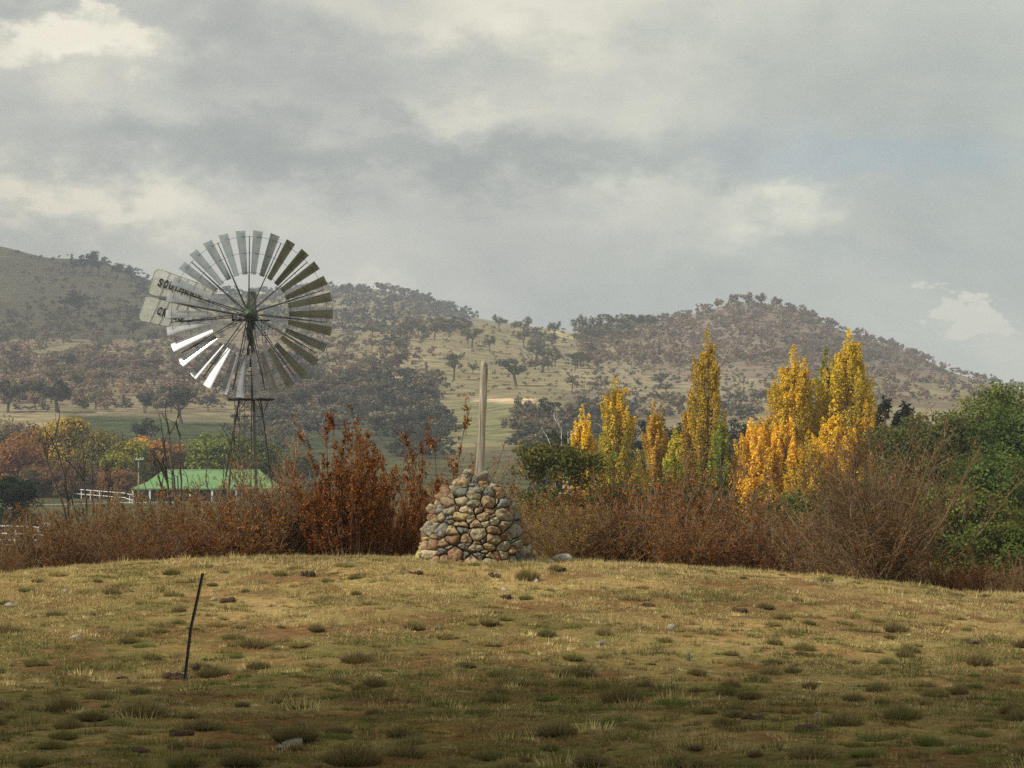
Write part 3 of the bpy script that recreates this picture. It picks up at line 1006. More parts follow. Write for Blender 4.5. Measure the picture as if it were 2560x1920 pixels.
def poplar(px, top, hw, Y, label, mixcols, spires=None, n=7000, seed=0, taper=.55):
    """upright crown made of many steep plumes; mixcols: (colour at the top, in the middle, at the foot)"""
    rnd = random.Random(seed + int(px))
    x = (px - 1280) / F * Y
    z0 = ground(x, Y)
    H = P(px, top, Y).z - z0
    W = hw / F * Y * 2.25
    n = int(n * 3.1)
    root = empty('poplar_tree', (x, Y, z0))
    tag(root, label, 'tree', 'poplars in autumn yellow')
    mb = MB()
    mb.tube([(0, 0, -.3), (0.05, 0, H * .5), (0, 0, H * .93)], [H * .016, H * .011, .03], 6)
    plumes = []
    npl = int(60 + W * 30)
    for i in range(npl):
        t = (i + rnd.random()) / npl
        z = H * (.10 + .78 * t)
        env = W * min(1, (1 - t) ** taper * 1.12 + .10) * (0.75 + 0.25 * min(1, t / .15))
        a = rnd.uniform(0, 6.28)
        rr_ = env * rnd.uniform(.25, .82)
        L = H * rnd.uniform(.14, .24)
        c0 = Vector((math.cos(a) * rr_ * .6, math.sin(a) * rr_ * .6, z))
        c1 = Vector((math.cos(a) * rr_, math.sin(a) * rr_, min(z + L, H * (1 - .10 * rnd.random() - .14 * rr_ / max(env, .01) * (.4 + t)))))
        if c1.z < z:
            c1.z = z + .3
            c1.x *= .6
            c1.y *= .6
        plumes.append((c0, c1, max(.15, env * rnd.uniform(.13, .22)), t, rnd.random()))
        mb.tube([(0, 0, max(.3, z - L * .6)), c0, c1], [.05, .03, .012], 4, caps=False)
    plumes.append((Vector((0, 0, H * .80)), Vector((0, 0, H)), W * .16, 1, .3))
    plumes.append((Vector((.1, 0, H * .76)), Vector((W * .25, 0, H * .94)), W * .16, 1, .6))
    plumes.append((Vector((-.1, 0, H * .72)), Vector((-W * .25, .1, H * .90)), W * .16, 1, .5))
    mb.build('trunk', M_BARKP, root)
    k = rng.integers(0, len(plumes), n)
    c0 = np.array([p[0] for p in plumes])[k]
    c1 = np.array([p[1] for p in plumes])[k]
    rd = np.array([p[2] for p in plumes])[k][:, None]
    u = rng.random((n, 1))
    d = unit(rng.normal(size=(n, 3)) * np.array((1, 1, .4)))
    prof = np.sin(np.clip(u, .03, .97) * math.pi) ** .6
    Pt = c0 + (c1 - c0) * u + d * rd * prof * rng.uniform(.35, 1, (n, 1)) ** .6
    N = unit(d + rng.normal(size=(n, 3)) * .5)
    tt = Pt[:, 2:3] / H
    top_c, mid_c, low_c = [np.array(c) for c in mixcols]
    ph = np.array([p[4] for p in plumes])[k][:, None]
    q = np.clip(tt + (ph - .5) * .5, 0, 1)
    col = np.where(q > .5, mid_c + (top_c - mid_c) * (q - .5) * 2, low_c + (mid_c - low_c) * q * 2)
    col = col * (0.8 + .4 * rng.random((len(plumes), 1)))[k] * rng.uniform(.8, 1.2, (n, 1))
    V, Fc, c = leaves(Pt, N, rng.uniform(.09, .165, n), col, .8)
    link('crown', mesh_np('crown', V, Fc, c), LEAF, root)


poplar(1455, 1010, 31, 150, 'first poplar from the left, short and bright yellow', (YEL, YEL, (.30, .24, .04)), n=7000, seed=1)
poplar(1538, 940, 50, 148, 'second poplar from the left, yellow at the top and green below', (GOLD, (.42, .37, .05), GRN), n=13000, seed=2, taper=.8)
poplar(1634, 1002, 26, 152, 'third poplar from the left, thin and dull orange-yellow', (ORA, (.66, .45, .05), (.56, .42, .05)), n=6500, seed=3)
poplar(1652, 1000, 15, 158, 'thin brownish poplar half hidden behind the third one', ((.40, .24, .07), (.38, .25, .07), (.3, .23, .06)), n=2500, seed=4)
poplar(1688, 1066, 26, 146, 'low poplar, yellow-green with a green foot, left of the orange-topped one', ((.60, .48, .05), (.34, .34, .05), GRN), n=6500, seed=5)
poplar(1722, 985, 25, 152, 'slim poplar with a dull orange top left of the tallest slim one', ((.56, .34, .06), (.44, .32, .055), GRN), n=6500, seed=6)
poplar(1768, 820, 30, 150, 'tallest slim poplar, golden top over a dark green foot', ((.60, .41, .05), (.46, .33, .045), (.14, .17, .04)), n=12000, seed=7, taper=.42)
poplar(1800, 1035, 26, 146, 'short green poplar leaning on the tallest slim one', ((.34, .35, .05), GRN, (.14, .18, .04)), n=7000, seed=8)
poplar(1878, 1045, 42, 146, 'lowest golden poplar at the left of the broad golden group', (GOLD, GOLD, (.60, .46, .05)), n=10000, seed=9)
poplar(1925, 1000, 46, 149, 'middle-height golden poplar stepping up to the tall one', (ORA, GOLD, (.66, .48, .05)), n=12000, seed=10)
poplar(1985, 862, 50, 151, 'tall golden poplar with a green shaded side in the broad golden group', (GOLD, (.66, .50, .05), (.72, .50, .05)), n=19000, seed=11, taper=.40)
poplar(1958, 1020, 36, 147, 'golden poplar filling the gap left of the tall golden one', (GOLD, GOLD, YEL), n=9000, seed=18)
poplar(2022, 1075, 40, 145, 'low golden poplar in front of the tall golden one', (GOLD, YEL, (.34, .26, .04)), n=8000, seed=12)
poplar(2066, 862, 31, 154, 'green-topped poplar at the left of the rightmost golden group', ((.34, .36, .05), (.56, .45, .05), YEL), n=9000, seed=13, taper=.42)
poplar(2122, 820, 50, 152, 'highest poplar of the rightmost golden group, with a dark streak', (YEL, (.60, .45, .05), (.72, .50, .05)), n=17000, seed=14, taper=.42)
poplar(2085, 1000, 50, 147, 'lower golden poplar filling the front of the rightmost group', (YEL, GOLD, (.40, .28, .04)), n=11000, seed=15)
poplar(2165, 1000, 34, 148, 'last golden poplar on the right, behind the twigs of the bare shrub', (ORA, GOLD, ORA), n=8000, seed=16)
poplar(2150, 880, 24, 155, 'golden spire at the right shoulder of the highest poplar', (YEL, ORA, ORA), n=7000, seed=17, taper=.4)


# ------------------------------------------------------------------ shrubs on the lip of the field
def shrub_template(name, seed, stems, spread, height, leafn, leafcols, twigmat, twig=9, lean=0.0, leafsize=.04, curve=.5, fine=3, plume=False, stemr=.018, vary=.62):
    rnd = random.Random(seed)
    root = empty(name)
    mb = MB()
    ends = []
    for i in range(stems):
        a = rnd.uniform(0, 6.28)
        tilt = spread * math.sqrt(rnd.random())
        L = height * rnd.uniform(vary, 1.05) * (1 + .12 * tilt)
        p = Vector((rnd.gauss(0, .16), rnd.gauss(0, .16), -.1))
        d = Vector((math.cos(a) * math.sin(tilt) - lean, math.sin(a) * math.sin(tilt), math.cos(tilt))).normalized()
        pts, seg = [p.copy()], 7
        for s in range(seg):
            d = (d + Vector((rnd.gauss(0, .09), rnd.gauss(0, .09), (curve if tilt > .5 else .1) * .12))).normalized()
            p = p + d * (L / seg)
            pts.append(p.copy())
        r0 = stemr * rnd.uniform(.7, 1.4)
        mb.tube(pts, [max(.0035, r0 * (1 - .8 * j / seg)) for j in range(seg + 1)], 4, caps=False)
        for j in range(twig):
            t = rnd.uniform(.25, .98) * seg
            j0 = min(int(t), seg - 1)
            q = pts[j0].lerp(pts[j0 + 1], t - j0)
            dd = (pts[j0 + 1] - pts[j0]).normalized()
            k = .35 if plume else .85
            td = (dd + Vector((rnd.gauss(0, k), rnd.gauss(0, k), rnd.gauss(.15, k * .5)))).normalized()
            tl = height * rnd.uniform(.08, .24) * (.6 if plume else 1) * (1.25 - .6 * t / seg)
            m_ = q + td * tl * .5 + Vector((rnd.gauss(0, .02), rnd.gauss(0, .02), .02))
            e = q + td * tl + Vector((0, 0, tl * .12))
            mb.tube([q, m_, e], [.0055, .0045, .003], 3, caps=False)
            ends.append((q, e))
            for f in range(fine):
                u = rnd.uniform(.2, .95)
                q2 = q.lerp(e, u)
                fd = (td + Vector((rnd.gauss(0, .8), rnd.gauss(0, .8), rnd.gauss(.1, .6)))).normalized()
                e2 = q2 + fd * tl * rnd.uniform(.25, .6)
                mb.tube([q2, e2], [.0038, .0026], 3, caps=False)
                ends.append((q2, e2))
    mb.build('branches', twigmat, root)
    if leafn:
        A = np.array([e[0] for e in ends])
        B = np.array([e[1] for e in ends])
        k = rng.integers(0, len(ends), leafn)
        u = rng.random((leafn, 1)) ** .7
        Pt = A[k] + (B[k] - A[k]) * u + rng.normal(size=(leafn, 3)) * .018
        cl = rng.uniform(.7, 1.3, (len(ends), 1))
        col = pal(leafcols, leafn) * cl[k]
        V, Fc, c = leaves(Pt, unit(rng.normal(size=(leafn, 3))), rng.uniform(.7, 1.3, leafn) * leafsize, col, .65)
        link('leaves', mesh_np('leaves', V, Fc, c), LEAF, root)
    zz_ = np.array([e[1][2] for e in ends])
    root['h0'] = float(np.percentile(zz_, 98.5))
    return root


RUST = [(.38, .120, .025), (.20, .062, .018), (.52, .210, .042), (.10, .035, .012), (.30, .115, .026)]
BRN = [(.26, .115, .036), (.15, .072, .026), (.31, .155, .046), (.08, .042, .018), (.29, .105, .028)]
OCH = [(.32, .22, .07), (.24, .15, .055), (.20, .10, .045), (.38, .28, .06), (.15, .13, .04)]
T_RUST = [shrub_template('russet_shrub', 1, 44, .48, 2.5, 26000, RUST, M_TWIG, 16, plume=True, leafsize=.034, vary=.42), shrub_template('russet_shrub', 2, 38, .56, 2.5, 20000, RUST, M_TWIG, 16, plume=True, leafsize=.034, vary=.42)]
T_RUSTS = [shrub_template('russet_shrub', 12, 11, .42, 2.5, 3600, RUST, M_TWIG, 12, plume=True, leafsize=.038, vary=.4)]
T_BRN = [shrub_template('brown_shrub', s, 44, 1.15, 2.2, n_, c_, m_, 14, leafsize=.036, vary=.45) for s, n_, c_, m_ in ((3, 10000, BRN + RUST[:2], M_TWIG), (4, 9000, BRN + RUST[:1] + RUST[2:3], M_TWIGG), (5, 9000, BRN + [(.22, .15, .075), (.30, .13, .05)], M_TWIGG), (15, 4500, RUST[:3] + BRN, M_TWIG))]
T_TWG = [shrub_template('twiggy_shrub', s, 44, .95, 2.4, 3000, BRN, M_TWIGP, 14, lean=.28, leafsize=.034, vary=.45) for s in (6, 7)]
T_OCH = [shrub_template('ochre_shrub', s, 42, 1.0, 2.2, 9000, OCH, M_TWIGG, 12, leafsize=.04) for s in (8, 9)]


def shrub(tmpl, px, top, Y, label, w=1.0, group='shrubs along the lip of the field', base=2.3):
    x = (px - 1280) / F * Y
    z0 = ground(x, Y) - .05
    H = P(px, top, Y).z - z0
    base = tmpl[0]['h0']
    w *= .9
    o = place(tmpl[random.randrange(len(tmpl))], (x, Y, z0), H, label, 'shrub', group, base=base, sxy=w)
    return o


LB = [
    # front of the band, left to right
    (T_BRN, 20, 1366, 44.5, 'red-brown shrub filling the bottom left corner of the shrub band', 1.3),
    (T_BRN, 120, 1275, 46, 'red-brown shrub with arching twigs below the dark green bush', 1.1),
    (T_BRN, 205, 1262, 45, 'red-brown shrub in front of the left group of dark stems', 1.2),
    (T_OCH, 300, 1250, 47, 'brown shrub flecked with yellow in front of the white rails', 1.1),
    (T_BRN, 375, 1285, 44, 'low dense brown shrub left above the steel picket', 1.3),
    (T_OCH, 445, 1228, 48, 'shrub with ochre leaves under the middle of the green roof', 1.0),
    (T_BRN, 530, 1245, 45, 'dense brown shrub right above the steel picket', 1.3),
    (T_TWG, 610, 1185, 46, 'grey twiggy shrub below the windmill tower foot', 1.0),
    (T_BRN, 655, 1228, 45, 'brown shrub between the windmill foot and the red shrub', 1.2),
    (T_TWG, 735, 1090, 46, 'shrub with long twigs sweeping left beside the red shrub', .9),
    (T_TWG, 775, 1125, 47, 'second shrub of left-sweeping twigs, just behind the red shrub', .9),
    (T_RUST, 875, 1058, 44.5, 'tallest rust-red shrub with upright plumes left of the cairn', .95),
    (T_RUST, 930, 1150, 45.5, 'rust-red shrub just right of the tallest red one', .75),
    (T_RUST, 815, 1190, 44.8, 'lower rust-red shrub just left of the tallest red one', .8),
    (T_RUSTS, 1005, 1085, 47.5, 'open red-leaved shrub with single plumes left behind the cairn', .8),
    (T_RUSTS, 1105, 1040, 49, 'red-leaved shrub with one high plume left of the wooden post', .8),
    (T_RUST, 1040, 1215, 45.5, 'dark red shrub touching the left side of the cairn', 1.0),
    (T_TWG, 1170, 1150, 50, 'thin twiggy shrub rising behind the cairn top at the post', .9),
    (T_OCH, 1245, 1225, 48, 'brown and ochre shrub right behind the cairn', 1.0),
    (T_OCH, 1335, 1262, 45.5, 'ochre-flecked shrub standing right of the cairn', 1.1),
    (T_OCH, 1415, 1258, 44, 'ochre and brown shrub behind the pale grey stone', 1.1),
    (T_BRN, 1500, 1262, 44, 'low brown shrub in front of the round olive-green tree', 1.2),
    (T_BRN, 1560, 1188, 46, 'red-brown shrub below the second poplar', 1.1),
    (T_BRN, 1650, 1200, 45, 'red-brown shrub below the thin orange poplars', 1.2),
    (T_BRN, 1745, 1150, 47, 'tall brown shrub with red tips below the tallest slim poplar', 1.0),
    (T_BRN, 1700, 1265, 43.5, 'low brown shrub on the crest below the middle poplars', 1.2),
    (T_TWG, 1840, 1225, 46, 'thin brown twiggy shrub left of the golden poplars', 1.0),
    (T_BRN, 1870, 1262, 44, 'low red-brown shrub on the crest below the golden poplars', 1.2),
    (T_TWG, 1945, 1235, 45, 'twiggy shrub between the low brown shrubs and the big bare shrub', 1.2),
    (T_TWG, 2035, 1290, 43.5, 'twiggy shrub hugging the left side of the big bare shrub', 1.2),
    (T_TWG, 70, 1235, 45.5, 'wispy arching shrub at the far left in front of the dark green bush', .8),
    (T_TWG, 250, 1215, 46.5, 'wispy grey-brown shrub below the left clump of dark stems', .8),
    (T_TWG, 345, 1222, 46, 'wispy shrub under the left end of the green roof', .8),
    (T_TWG, 490, 1208, 46.5, 'wispy shrub in front of the dark forked bare tree', .8),
    (T_TWG, 680, 1120, 45.5, 'tall wispy shrub with pale twigs right of the windmill foot', .9),
    (T_TWG, 1290, 1235, 46.5, 'thin wispy shrub behind the right shoulder of the cairn', .8),
    (T_TWG, 1600, 1215, 45, 'thin wispy red-brown shrub between the second and third poplars', .8),
    (T_BRN, 2340, 1370, 44, 'low rusty shrub right of the big bare shrub', 1.3),
    (T_BRN, 2450, 1400, 44.5, 'low red undergrowth shrub at the foot of the green bush tree', 1.4),
    (T_TWG, 2550, 1385, 42.0, 'brown twiggy shrub at the right edge, on the crest', 1.1),
]
for t_, px, top, Y, lab, w in LB:
    shrub(t_, px, top, Y, lab, w)
# a second and third rank that closes the band
rs = random.Random(9)
for i in range(42):
    px = -120 + i * 78 + rs.uniform(-20, 20)
    if px < 160:
        top = rs.uniform(1370, 1390)
    elif px < 700:
        top = rs.uniform(1275, 1330)
    elif px < 1180:
        top = rs.uniform(1180, 1260)
    elif px < 2100:
        top = rs.uniform(1270, 1330)
    else:
        top = rs.uniform(1400, 1440)
    Y = rs.uniform(49, 56)
    t_ = rs.choice([T_BRN, T_BRN, T_OCH] if px < 2000 else [T_BRN, T_TWG])
    side = 'left of the cairn' if px < 1150 else ('right of the cairn' if px < 2000 else 'behind the big bare shrub')
    shrub(t_, px, top, Y, 'brown shrub, %s from the left in the rear rank, %s' % (ordinal(i + 1), side), 1.3, 'rear rank of shrubs')

BIG = shrub_template('bare_shrub', 77, 105, 1.30, 3.15, 6000, BRN, M_TWIGG, 14, leafsize=.034, curve=1.3, fine=3, stemr=.019, vary=.42)
x_ = (2195 - 1280) / F * 42.6
BIG.location = (x_, 42.6, ground(x_, 42.6) - .05)
tag(BIG, 'big leafless shrub fanning out from one dark base on the right of the crest', 'shrub')
used.add(id(BIG))


def bare_tree(name, px, Y, stems, label, matl, seed, depth=2, up=.15, cat='tree'):
    """stems: (px, py of the tip, thickness)"""
    rnd = random.Random(seed)
    x = (px - 1280) / F * Y
    z0 = ground(x, Y)
    root = empty(name, (x, Y, z0))
    tag(root, label, cat)
    for tx, ty, r in stems:
        mb = MB()
        e = P(tx, ty, Y) - Vector((x, Y, z0)) + Vector((0, rnd.uniform(-.6, .6), 0))
        s = Vector((rnd.gauss(0, .15), rnd.gauss(0, .15), -.2))
        n = 9
        pts = []
        for i in range(n + 1):
            t = i / n
            q = s.lerp(e, t)
            q.x += (t ** 1.3 - t) * (e.x - s.x) * .7 + rnd.gauss(0, .03)
            q.z += 0
            pts.append(q)
        mb.tube(pts, [max(.012, r * .72 * (1 - .78 * i / n)) for i in range(n + 1)], 6)
        tips = []
        for k in range(7):
            i = rnd.randint(n // 2, n)
            d = (pts[i] - pts[i - 1]).normalized() + Vector((rnd.gauss(0, .5), rnd.gauss(0, .5), .2))
            limb(mb, pts[i], d, e.length * rnd.uniform(.07, .16), r * .3, 1, rnd, tips, up=up, minr=.01)
        mb.build('stem', matl, root)
    return root


bare_tree('bare_tree', 232, 92, [(108, 1098, .12), (142, 1090, .11), (207, 1092, .12), (228, 1150, .08), (262, 1160, .09), (285, 1135, .10), (165, 1180, .07)],
          'clump of dark leafless stems in front of the willow and yellow tree', M_DARKSTEM, 1)
bare_tree('bare_tree', 466, 90, [(398, 1095, .15), (424, 1085, .13), (452, 1090, .12), (352, 1185, .09), (385, 1175, .09), (470, 1210, .07)],
          'dark leafless forked tree standing in front of the green roof', M_DARKSTEM, 2)
bare_tree('bare_tree', 540, 88, [(520, 1150, .10), (590, 1110, .11), (555, 1190, .07), (618, 1150, .08)],
          'dark leafless tree with spread arms left of the windmill tower foot', M_DARKSTEM, 3)
bare_tree('dead_snag', 1410, 106, [(1402, 1074, .07), (1420, 1078, .06), (1376, 1112, .04)],
          'white dead snag above the round olive-green tree', M_DEAD, 4)
bare_tree('dead_snag', 2335, 136.0, [(2318, 1075, .05), (2330, 1088, .05), (2345, 1110, .05)],
          'pale dead branches showing before the olive-green trees on the right', M_DEAD, 5)


# ------------------------------------------------------------------ windmill
def build_windmill():
    Y = 110.0
    s = Y / F
    hub = P(628, 788, Y)
    xb = hub.x
    z0 = ground(xb, Y)
    root = empty('windmill', (xb, Y, z0))
    tag(root, 'tall steel farm windmill with a silver bladed wheel and two lettered tail panels', 'windmill')
    steel = pbr('dark_galvanised_steel', (0.030, 0.026, 0.022), .65, .2, .35, 4)
    green = pbr('green_hub_paint', (.06, .10, .055), .6, .2, .4, 6)
    m, t = mat('blade_metal')
    out = t.n('ShaderNodeOutputMaterial')
    b = t.n('ShaderNodeBsdfPrincipled')
    tc = t.n('ShaderNodeTexCoord')
    oi = t.n('ShaderNodeObjectInfo')
    f = t.noise(tc.outputs['Object'], 2.2, 6, .6)
    t.l(t.ramp(f, [(.3, (.42, .42, .435)), (.7, (.62, .62, .64))]), b.inputs['Base Color'])
    b.inputs['Metallic'].default_value = 1.0
    t.l(t.m('ADD', t.m('MULTIPLY', oi.outputs['Random'], .12), .24), b.inputs['Roughness'])
    t.l(b.outputs[0], out.inputs[0])
    blade_m = m
    panel = pbr('tail_panel_paint', (.76, .76, .71), .6, 0, .12, 2)
    ink = pbr('black_lettering', (.012, .012, .012), .7, 0, .2, 5)
    Hh = hub - Vector((xb, Y, z0))             # hub in the windmill's own frame
    H = Hh.z

    def loc(px, py, dy=0.0):
        return Vector(((px - 628) * s, dy, H - (py - 788) * s))
    # blades
    beta = R(34)
    r0, r1 = 99 * s, 208 * s
    vs, fs = [], []
    nr, nc = 6, 7
    for i in range(nr + 1):
        r = r0 + (r1 - r0) * i / nr
        w = (0.26 + (0.50 - 0.26) * i / nr)
        for j in range(nc + 1):
            q = (j / nc - .5)
            tx = q * w
            dp = 0.06 * w * (1 - (2 * q) ** 2)
            a = beta
            x = tx * math.cos(a) - dp * math.sin(a)
            y = tx * math.sin(a) + dp * math.cos(a)
            vs.append((x, y, r))
    for i in range(nr):
        for j in range(nc):
            a = i * (nc + 1) + j
            fs.append((a, a + 1, a + nc + 2, a + nc + 1))
    me = bpy.data.meshes.new('blade')
    me.from_pydata(vs, [], fs)
    me.materials.append(blade_m)
    for k in range(30):
        o = bpy.data.objects.new('blade', me)
        C.objects.link(o)
        o.parent = root
        o.location = Hh + Vector((0, -.9, 0))
        o.rotation_euler = (R(rr.gauss(0, .8)), R(6 + 12 * k), 0)
        md = o.modifiers.new('thick', 'SOLIDIFY')
        md.thickness = .006
    # rims the blades are riveted to
    for rpx in (104, 152, 193):
        mb = MB()
        n = 60
        pts = [Vector((math.sin(2 * math.pi * i / n) * rpx * s, 0, math.cos(2 * math.pi * i / n) * rpx * s)) for i in range(n + 1)]
        mb.tube(pts, .009, 5)
        mb.build('rim', steel, root, Hh + Vector((0, -.88, 0)))
    # spokes: a front and a rear rod each
    for k in range(15):
        mb = MB()
        a = R(24 * k)
        e = Vector((math.sin(a), 0, math.cos(a)))
        tg = Vector((math.cos(a), 0, -math.sin(a)))
        mb.tube([e * .22 + Vector((0, -.30, 0)) + tg * .02, e * 194 * s], [.03, .022], 5)
        mb.tube([e * .20 + Vector((0, .35, 0)) - tg * .08, e * 192 * s], [.018, .014], 5)
        mb.build('spoke', steel, root, Hh + Vector((0, -.85, 0)))
    mb = MB()
    mb.tube([(0, -.45, 0), (0, -.30, 0), (0, -.12, 0), (0, .2, 0), (0, .55, 0)], [.08, .15, .27, .27, .15], 20)
    mb.tube([(0, -.55, 0), (0, -.44, 0)], [.04, .06], 10)
    mb.build('hub', green, root, Hh + Vector((0, -.9, 0)), True)
    # gear head and its hood
    mb = MB()
    mb.box((0, .1, .62), (.42, .5, .95))
    bevelled(mb.build('gear_hood', pbr('hood_paint', (.13, .15, .125), .6, .1, .25, 3), root, Hh), .04)
    mb = MB()
    mb.box((0, .05, -.05), (.50, .9, .42))
    mb.box((0, .05, -.40), (.34, .5, .5))
    mb.tube([(-.15, -.1, -.55), (.0, 0, -1.4)], [.12, .09], 8)
    mb.box((-.02, .3, -.22), (1.68, .08, .08))
    mb.box((-.45, .1, -.22), (.9, .12, .12))
    mb.box((-.86, .1, -.08), (.08, .08, .35))
    bevelled(mb.build('gearbox', steel, root, Hh), .02)
    # hanging pull-out frame at the right of the head
    mb = MB()
    q = [loc(652, 810, .3), loc(655, 856, .3), loc(664, 857, .3), loc(671, 812, .3)]
    mb.tube(q, .014, 5)
    mb.tube([loc(653, 838, .3), loc(667, 838, .3)], .012, 5)
    mb.tube([loc(660, 811, .3), loc(663, 856, .3)], .012, 5)
    mb.build('furl_frame', steel, root)

    # tail
    def t5(cx, cy, dy=.75):
        return loc(330 + cx / 6.38, 640 + cy / 6.38, dy)
    mb = MB()
    mb.tube([t5(1930, 975, .3), t5(960, 790, .72), t5(380, 655, .78)], [.05, .045, .03], 7)
    mb.tube([t5(1640, 965, .5), t5(710, 1045, .78)], .02, 6)
    mb.tube([t5(1640, 905, .5), t5(1650, 1060, .5), t5(1480, 1105, .6)], .025, 6)
    mb.build('tail_boom', steel, root)
    ang = math.atan2(-(590 - 395), 660)
    ux, uz = math.cos(ang), math.sin(ang)
    polys = {'upper': [(345, 205), (385, 193), (430, 200), (1225, 485), (1335, 545), (1145, 700), (300, 612), (240, 590), (222, 545), (312, 235)],
             'lower': [(190, 628), (250, 632), (1010, 828), (1045, 985), (620, 1132), (110, 1022), (72, 985), (76, 925), (165, 648)]}
    for nm, pl in polys.items():
        pts = [t5(*p) for p in pl]
        # along the panel and across it
        A = [(p.x * ux + p.z * uz, -p.x * uz + p.z * ux) for p in pts]
        c0, c1 = min(a[1] for a in A), max(a[1] for a in A)
        mb = MB()
        pitch = .060
        v = c0 + .03
        while v < c1:
            xs = []
            for i in range(len(A)):
                (a0, b0), (a1, b1) = A[i], A[(i + 1) % len(A)]
                if (b0 - v) * (b1 - v) < 0:
                    xs.append(a0 + (a1 - a0) * (v - b0) / (b1 - b0))
            if len(xs) >= 2:
                xs.sort()
                a0, a1 = xs[0], xs[-1]
                cx_ = (a0 + a1) / 2
                cen = Vector((cx_ * ux - v * uz, .75, cx_ * uz + v * ux))
                mb.box(cen, (a1 - a0, .02, .042), Matrix.Rotation(-ang, 3, 'Y') @ Matrix.Rotation(R(18), 3, 'X'))
            v += pitch
        p_ = mb.build('tail_panel', panel, root)
        # edge frame and cross ribs
        mb = MB()
        mb.tube(pts + [pts[0]], .018, 5)
        a0, a1 = min(a[0] for a in A), max(a[0] for a in A)
        u = a0 + .62
        while u < a1 - .1:
            ys = []
            sh = .13
            for i in range(len(A)):
                (x0, y0), (x1, y1) = A[i], A[(i + 1) % len(A)]
                x0 -= sh * y0
                x1 -= sh * y1
                us = u - sh * (c0 + c1) / 2
                if (x0 - us) * (x1 - us) < 0:
                    ys.append(y0 + (y1 - y0) * (us - x0) / (x1 - x0))
            if len(ys) >= 2:
                for_y = sorted(ys)
                q = []
                for yy in (for_y[0], for_y[-1]):
                    uu = u + sh * (yy - (c0 + c1) / 2)
                    q.append(Vector((uu * ux - yy * uz, .725, uu * uz + yy * ux)))
                mb.tube(q, .012, 5)
            u += .44
        mb.build('panel_frame', pbr('panel_frame_metal', (.28, .28, .25), .6, .2, .2, 3), p_)
        # lettering
        word, (sx_, sy_) = ('SOUTHERN', (352, 448)) if nm == 'upper' else ('CROSS', (338, 905))
        mbv, mbf = [], []
        for i, ch in enumerate(word):
            cu = bpy.data.curves.new('t', 'FONT')
            cu.body = ch
            cu.size = 1.0
            cu.offset = .045
            cu.extrude = .01
            cu.align_x = 'CENTER'
            ob = bpy.data.objects.new('t', cu)
            C.objects.link(ob)
            dg = bpy.context.evaluated_depsgraph_get()
            lm = bpy.data.meshes.new_from_object(ob.evaluated_get(dg))
            xs = [v.co.x for v in lm.vertices]
            wd = max(xs) - min(xs)
            kx = .185 / wd if ch != 'I' else .06 / wd
            kz = .35 / .70
            org = t5(sx_, sy_, .69)
            adv = .262 * i + .12
            o_ = len(mbv)
            for v in lm.vertices:
                lx = (v.co.x - (max(xs) + min(xs)) / 2) * kx + adv + v.co.y * kz * .10
                lz = v.co.y * kz
                mbv.append((org.x + lx * ux - lz * uz, .70 - v.co.z, org.z + lx * uz + lz * ux))
            mbf += [tuple(j + o_ for j in p.vertices) for p in lm.polygons]
            bpy.data.objects.remove(ob)
            bpy.data.curves.remove(cu)
            bpy.data.meshes.remove(lm)
        me = bpy.data.meshes.new('lettering')
        me.from_pydata(mbv, [], mbf)
        link('lettering', me, ink, p_)

    # three legged tower
    apex = Hh + Vector((.0, .1, -.85))
    slope = .18
    dirs = [(math.cos(a) * slope, math.sin(a) * slope) for a in (R(167), R(47), R(-73))]
    rads = [.045, .032, .085]

    def leg_at(i, z):
        d = max(apex.z - z, 0) + .20
        return Vector((apex.x + dirs[i][0] * d, apex.y + dirs[i][1] * d, z))
    for i in range(3):
        mb = MB()
        a, b_ = leg_at(i, -.3), leg_at(i, apex.z)
        mb.tube([a, b_, leg_at(i, apex.z + .5)], [rads[i] * 1.1, rads[i], rads[i]], 4)
        mb.build('leg', steel, root)
    zs = [.2, 2.4, 4.6, 6.15, 7.65, H - 200 * s - .25]
    zplat = H - (1000 - 788) * s
    levels = [zplat - .05, H - (1041 - 788) * s, H - (1104 - 788) * s, H - (1169 - 788) * s, 3.6, 1.5]
    mb = MB()
    for k, z in enumerate(levels):
        for i in range(3):
            j = (i + 1) % 3
            if k:
                mb.tube([leg_at(i, z), leg_at(j, z)], .016, 4)
            if k + 1 < len(levels):
                z2 = levels[k + 1]
                mb.tube([leg_at(i, z), leg_at(j, z2)], .009, 4)
                mb.tube([leg_at(j, z), leg_at(i, z2)], .009, 4)
    for z in (zplat + 1.3, zplat + 2.6):
        for i in range(3):
            mb.tube([leg_at(i, z), leg_at((i + 1) % 3, z)], .018, 4)
    mb.build('cross_bracing', steel, root)
    # platform
    mb = MB()
    L = 131 * s / 2
    for a in range(3):
        an = R(167 + 60 * a)
        mb.tube([Vector((0, .1, zplat)) - Vector((math.cos(an), math.sin(an), 0)) * L * .94, Vector((0, .1, zplat)) + Vector((math.cos(an), math.sin(an), 0)) * L * .94], .035, 5)
    n = 12
    for i in range(-4, 5):
        yy = i * .16
        w = math.sqrt(max(.05, (L * .9) ** 2 - yy ** 2))
        mb.box((0, .1 + yy, zplat + .045), (2 * w, .13, .035))
    mb.build('platform', pbr('platform_timber', (.085, .06, .042), .9, 0, .3, 5), root)
    # struts under the platform ends
    mb = MB()
    for i, ex in ((0, -.75), (1, .75), (0, -.2), (1, .3)):
        mb.tube([leg_at(i, zplat - .75), (ex * 1.05, .1, zplat)], .018, 4)
    mb.build('platform_strut', steel, root)
    # ladder
    mb = MB()
    for dx in (-.42, -.20):
        mb.tube([(dx * .5 - .05, -.15, H - .9), (dx - .05, -.35, zplat), (dx - .12, -.6, 3.0), (dx - .2, -.9, .1)], .014, 4)
    z = .4
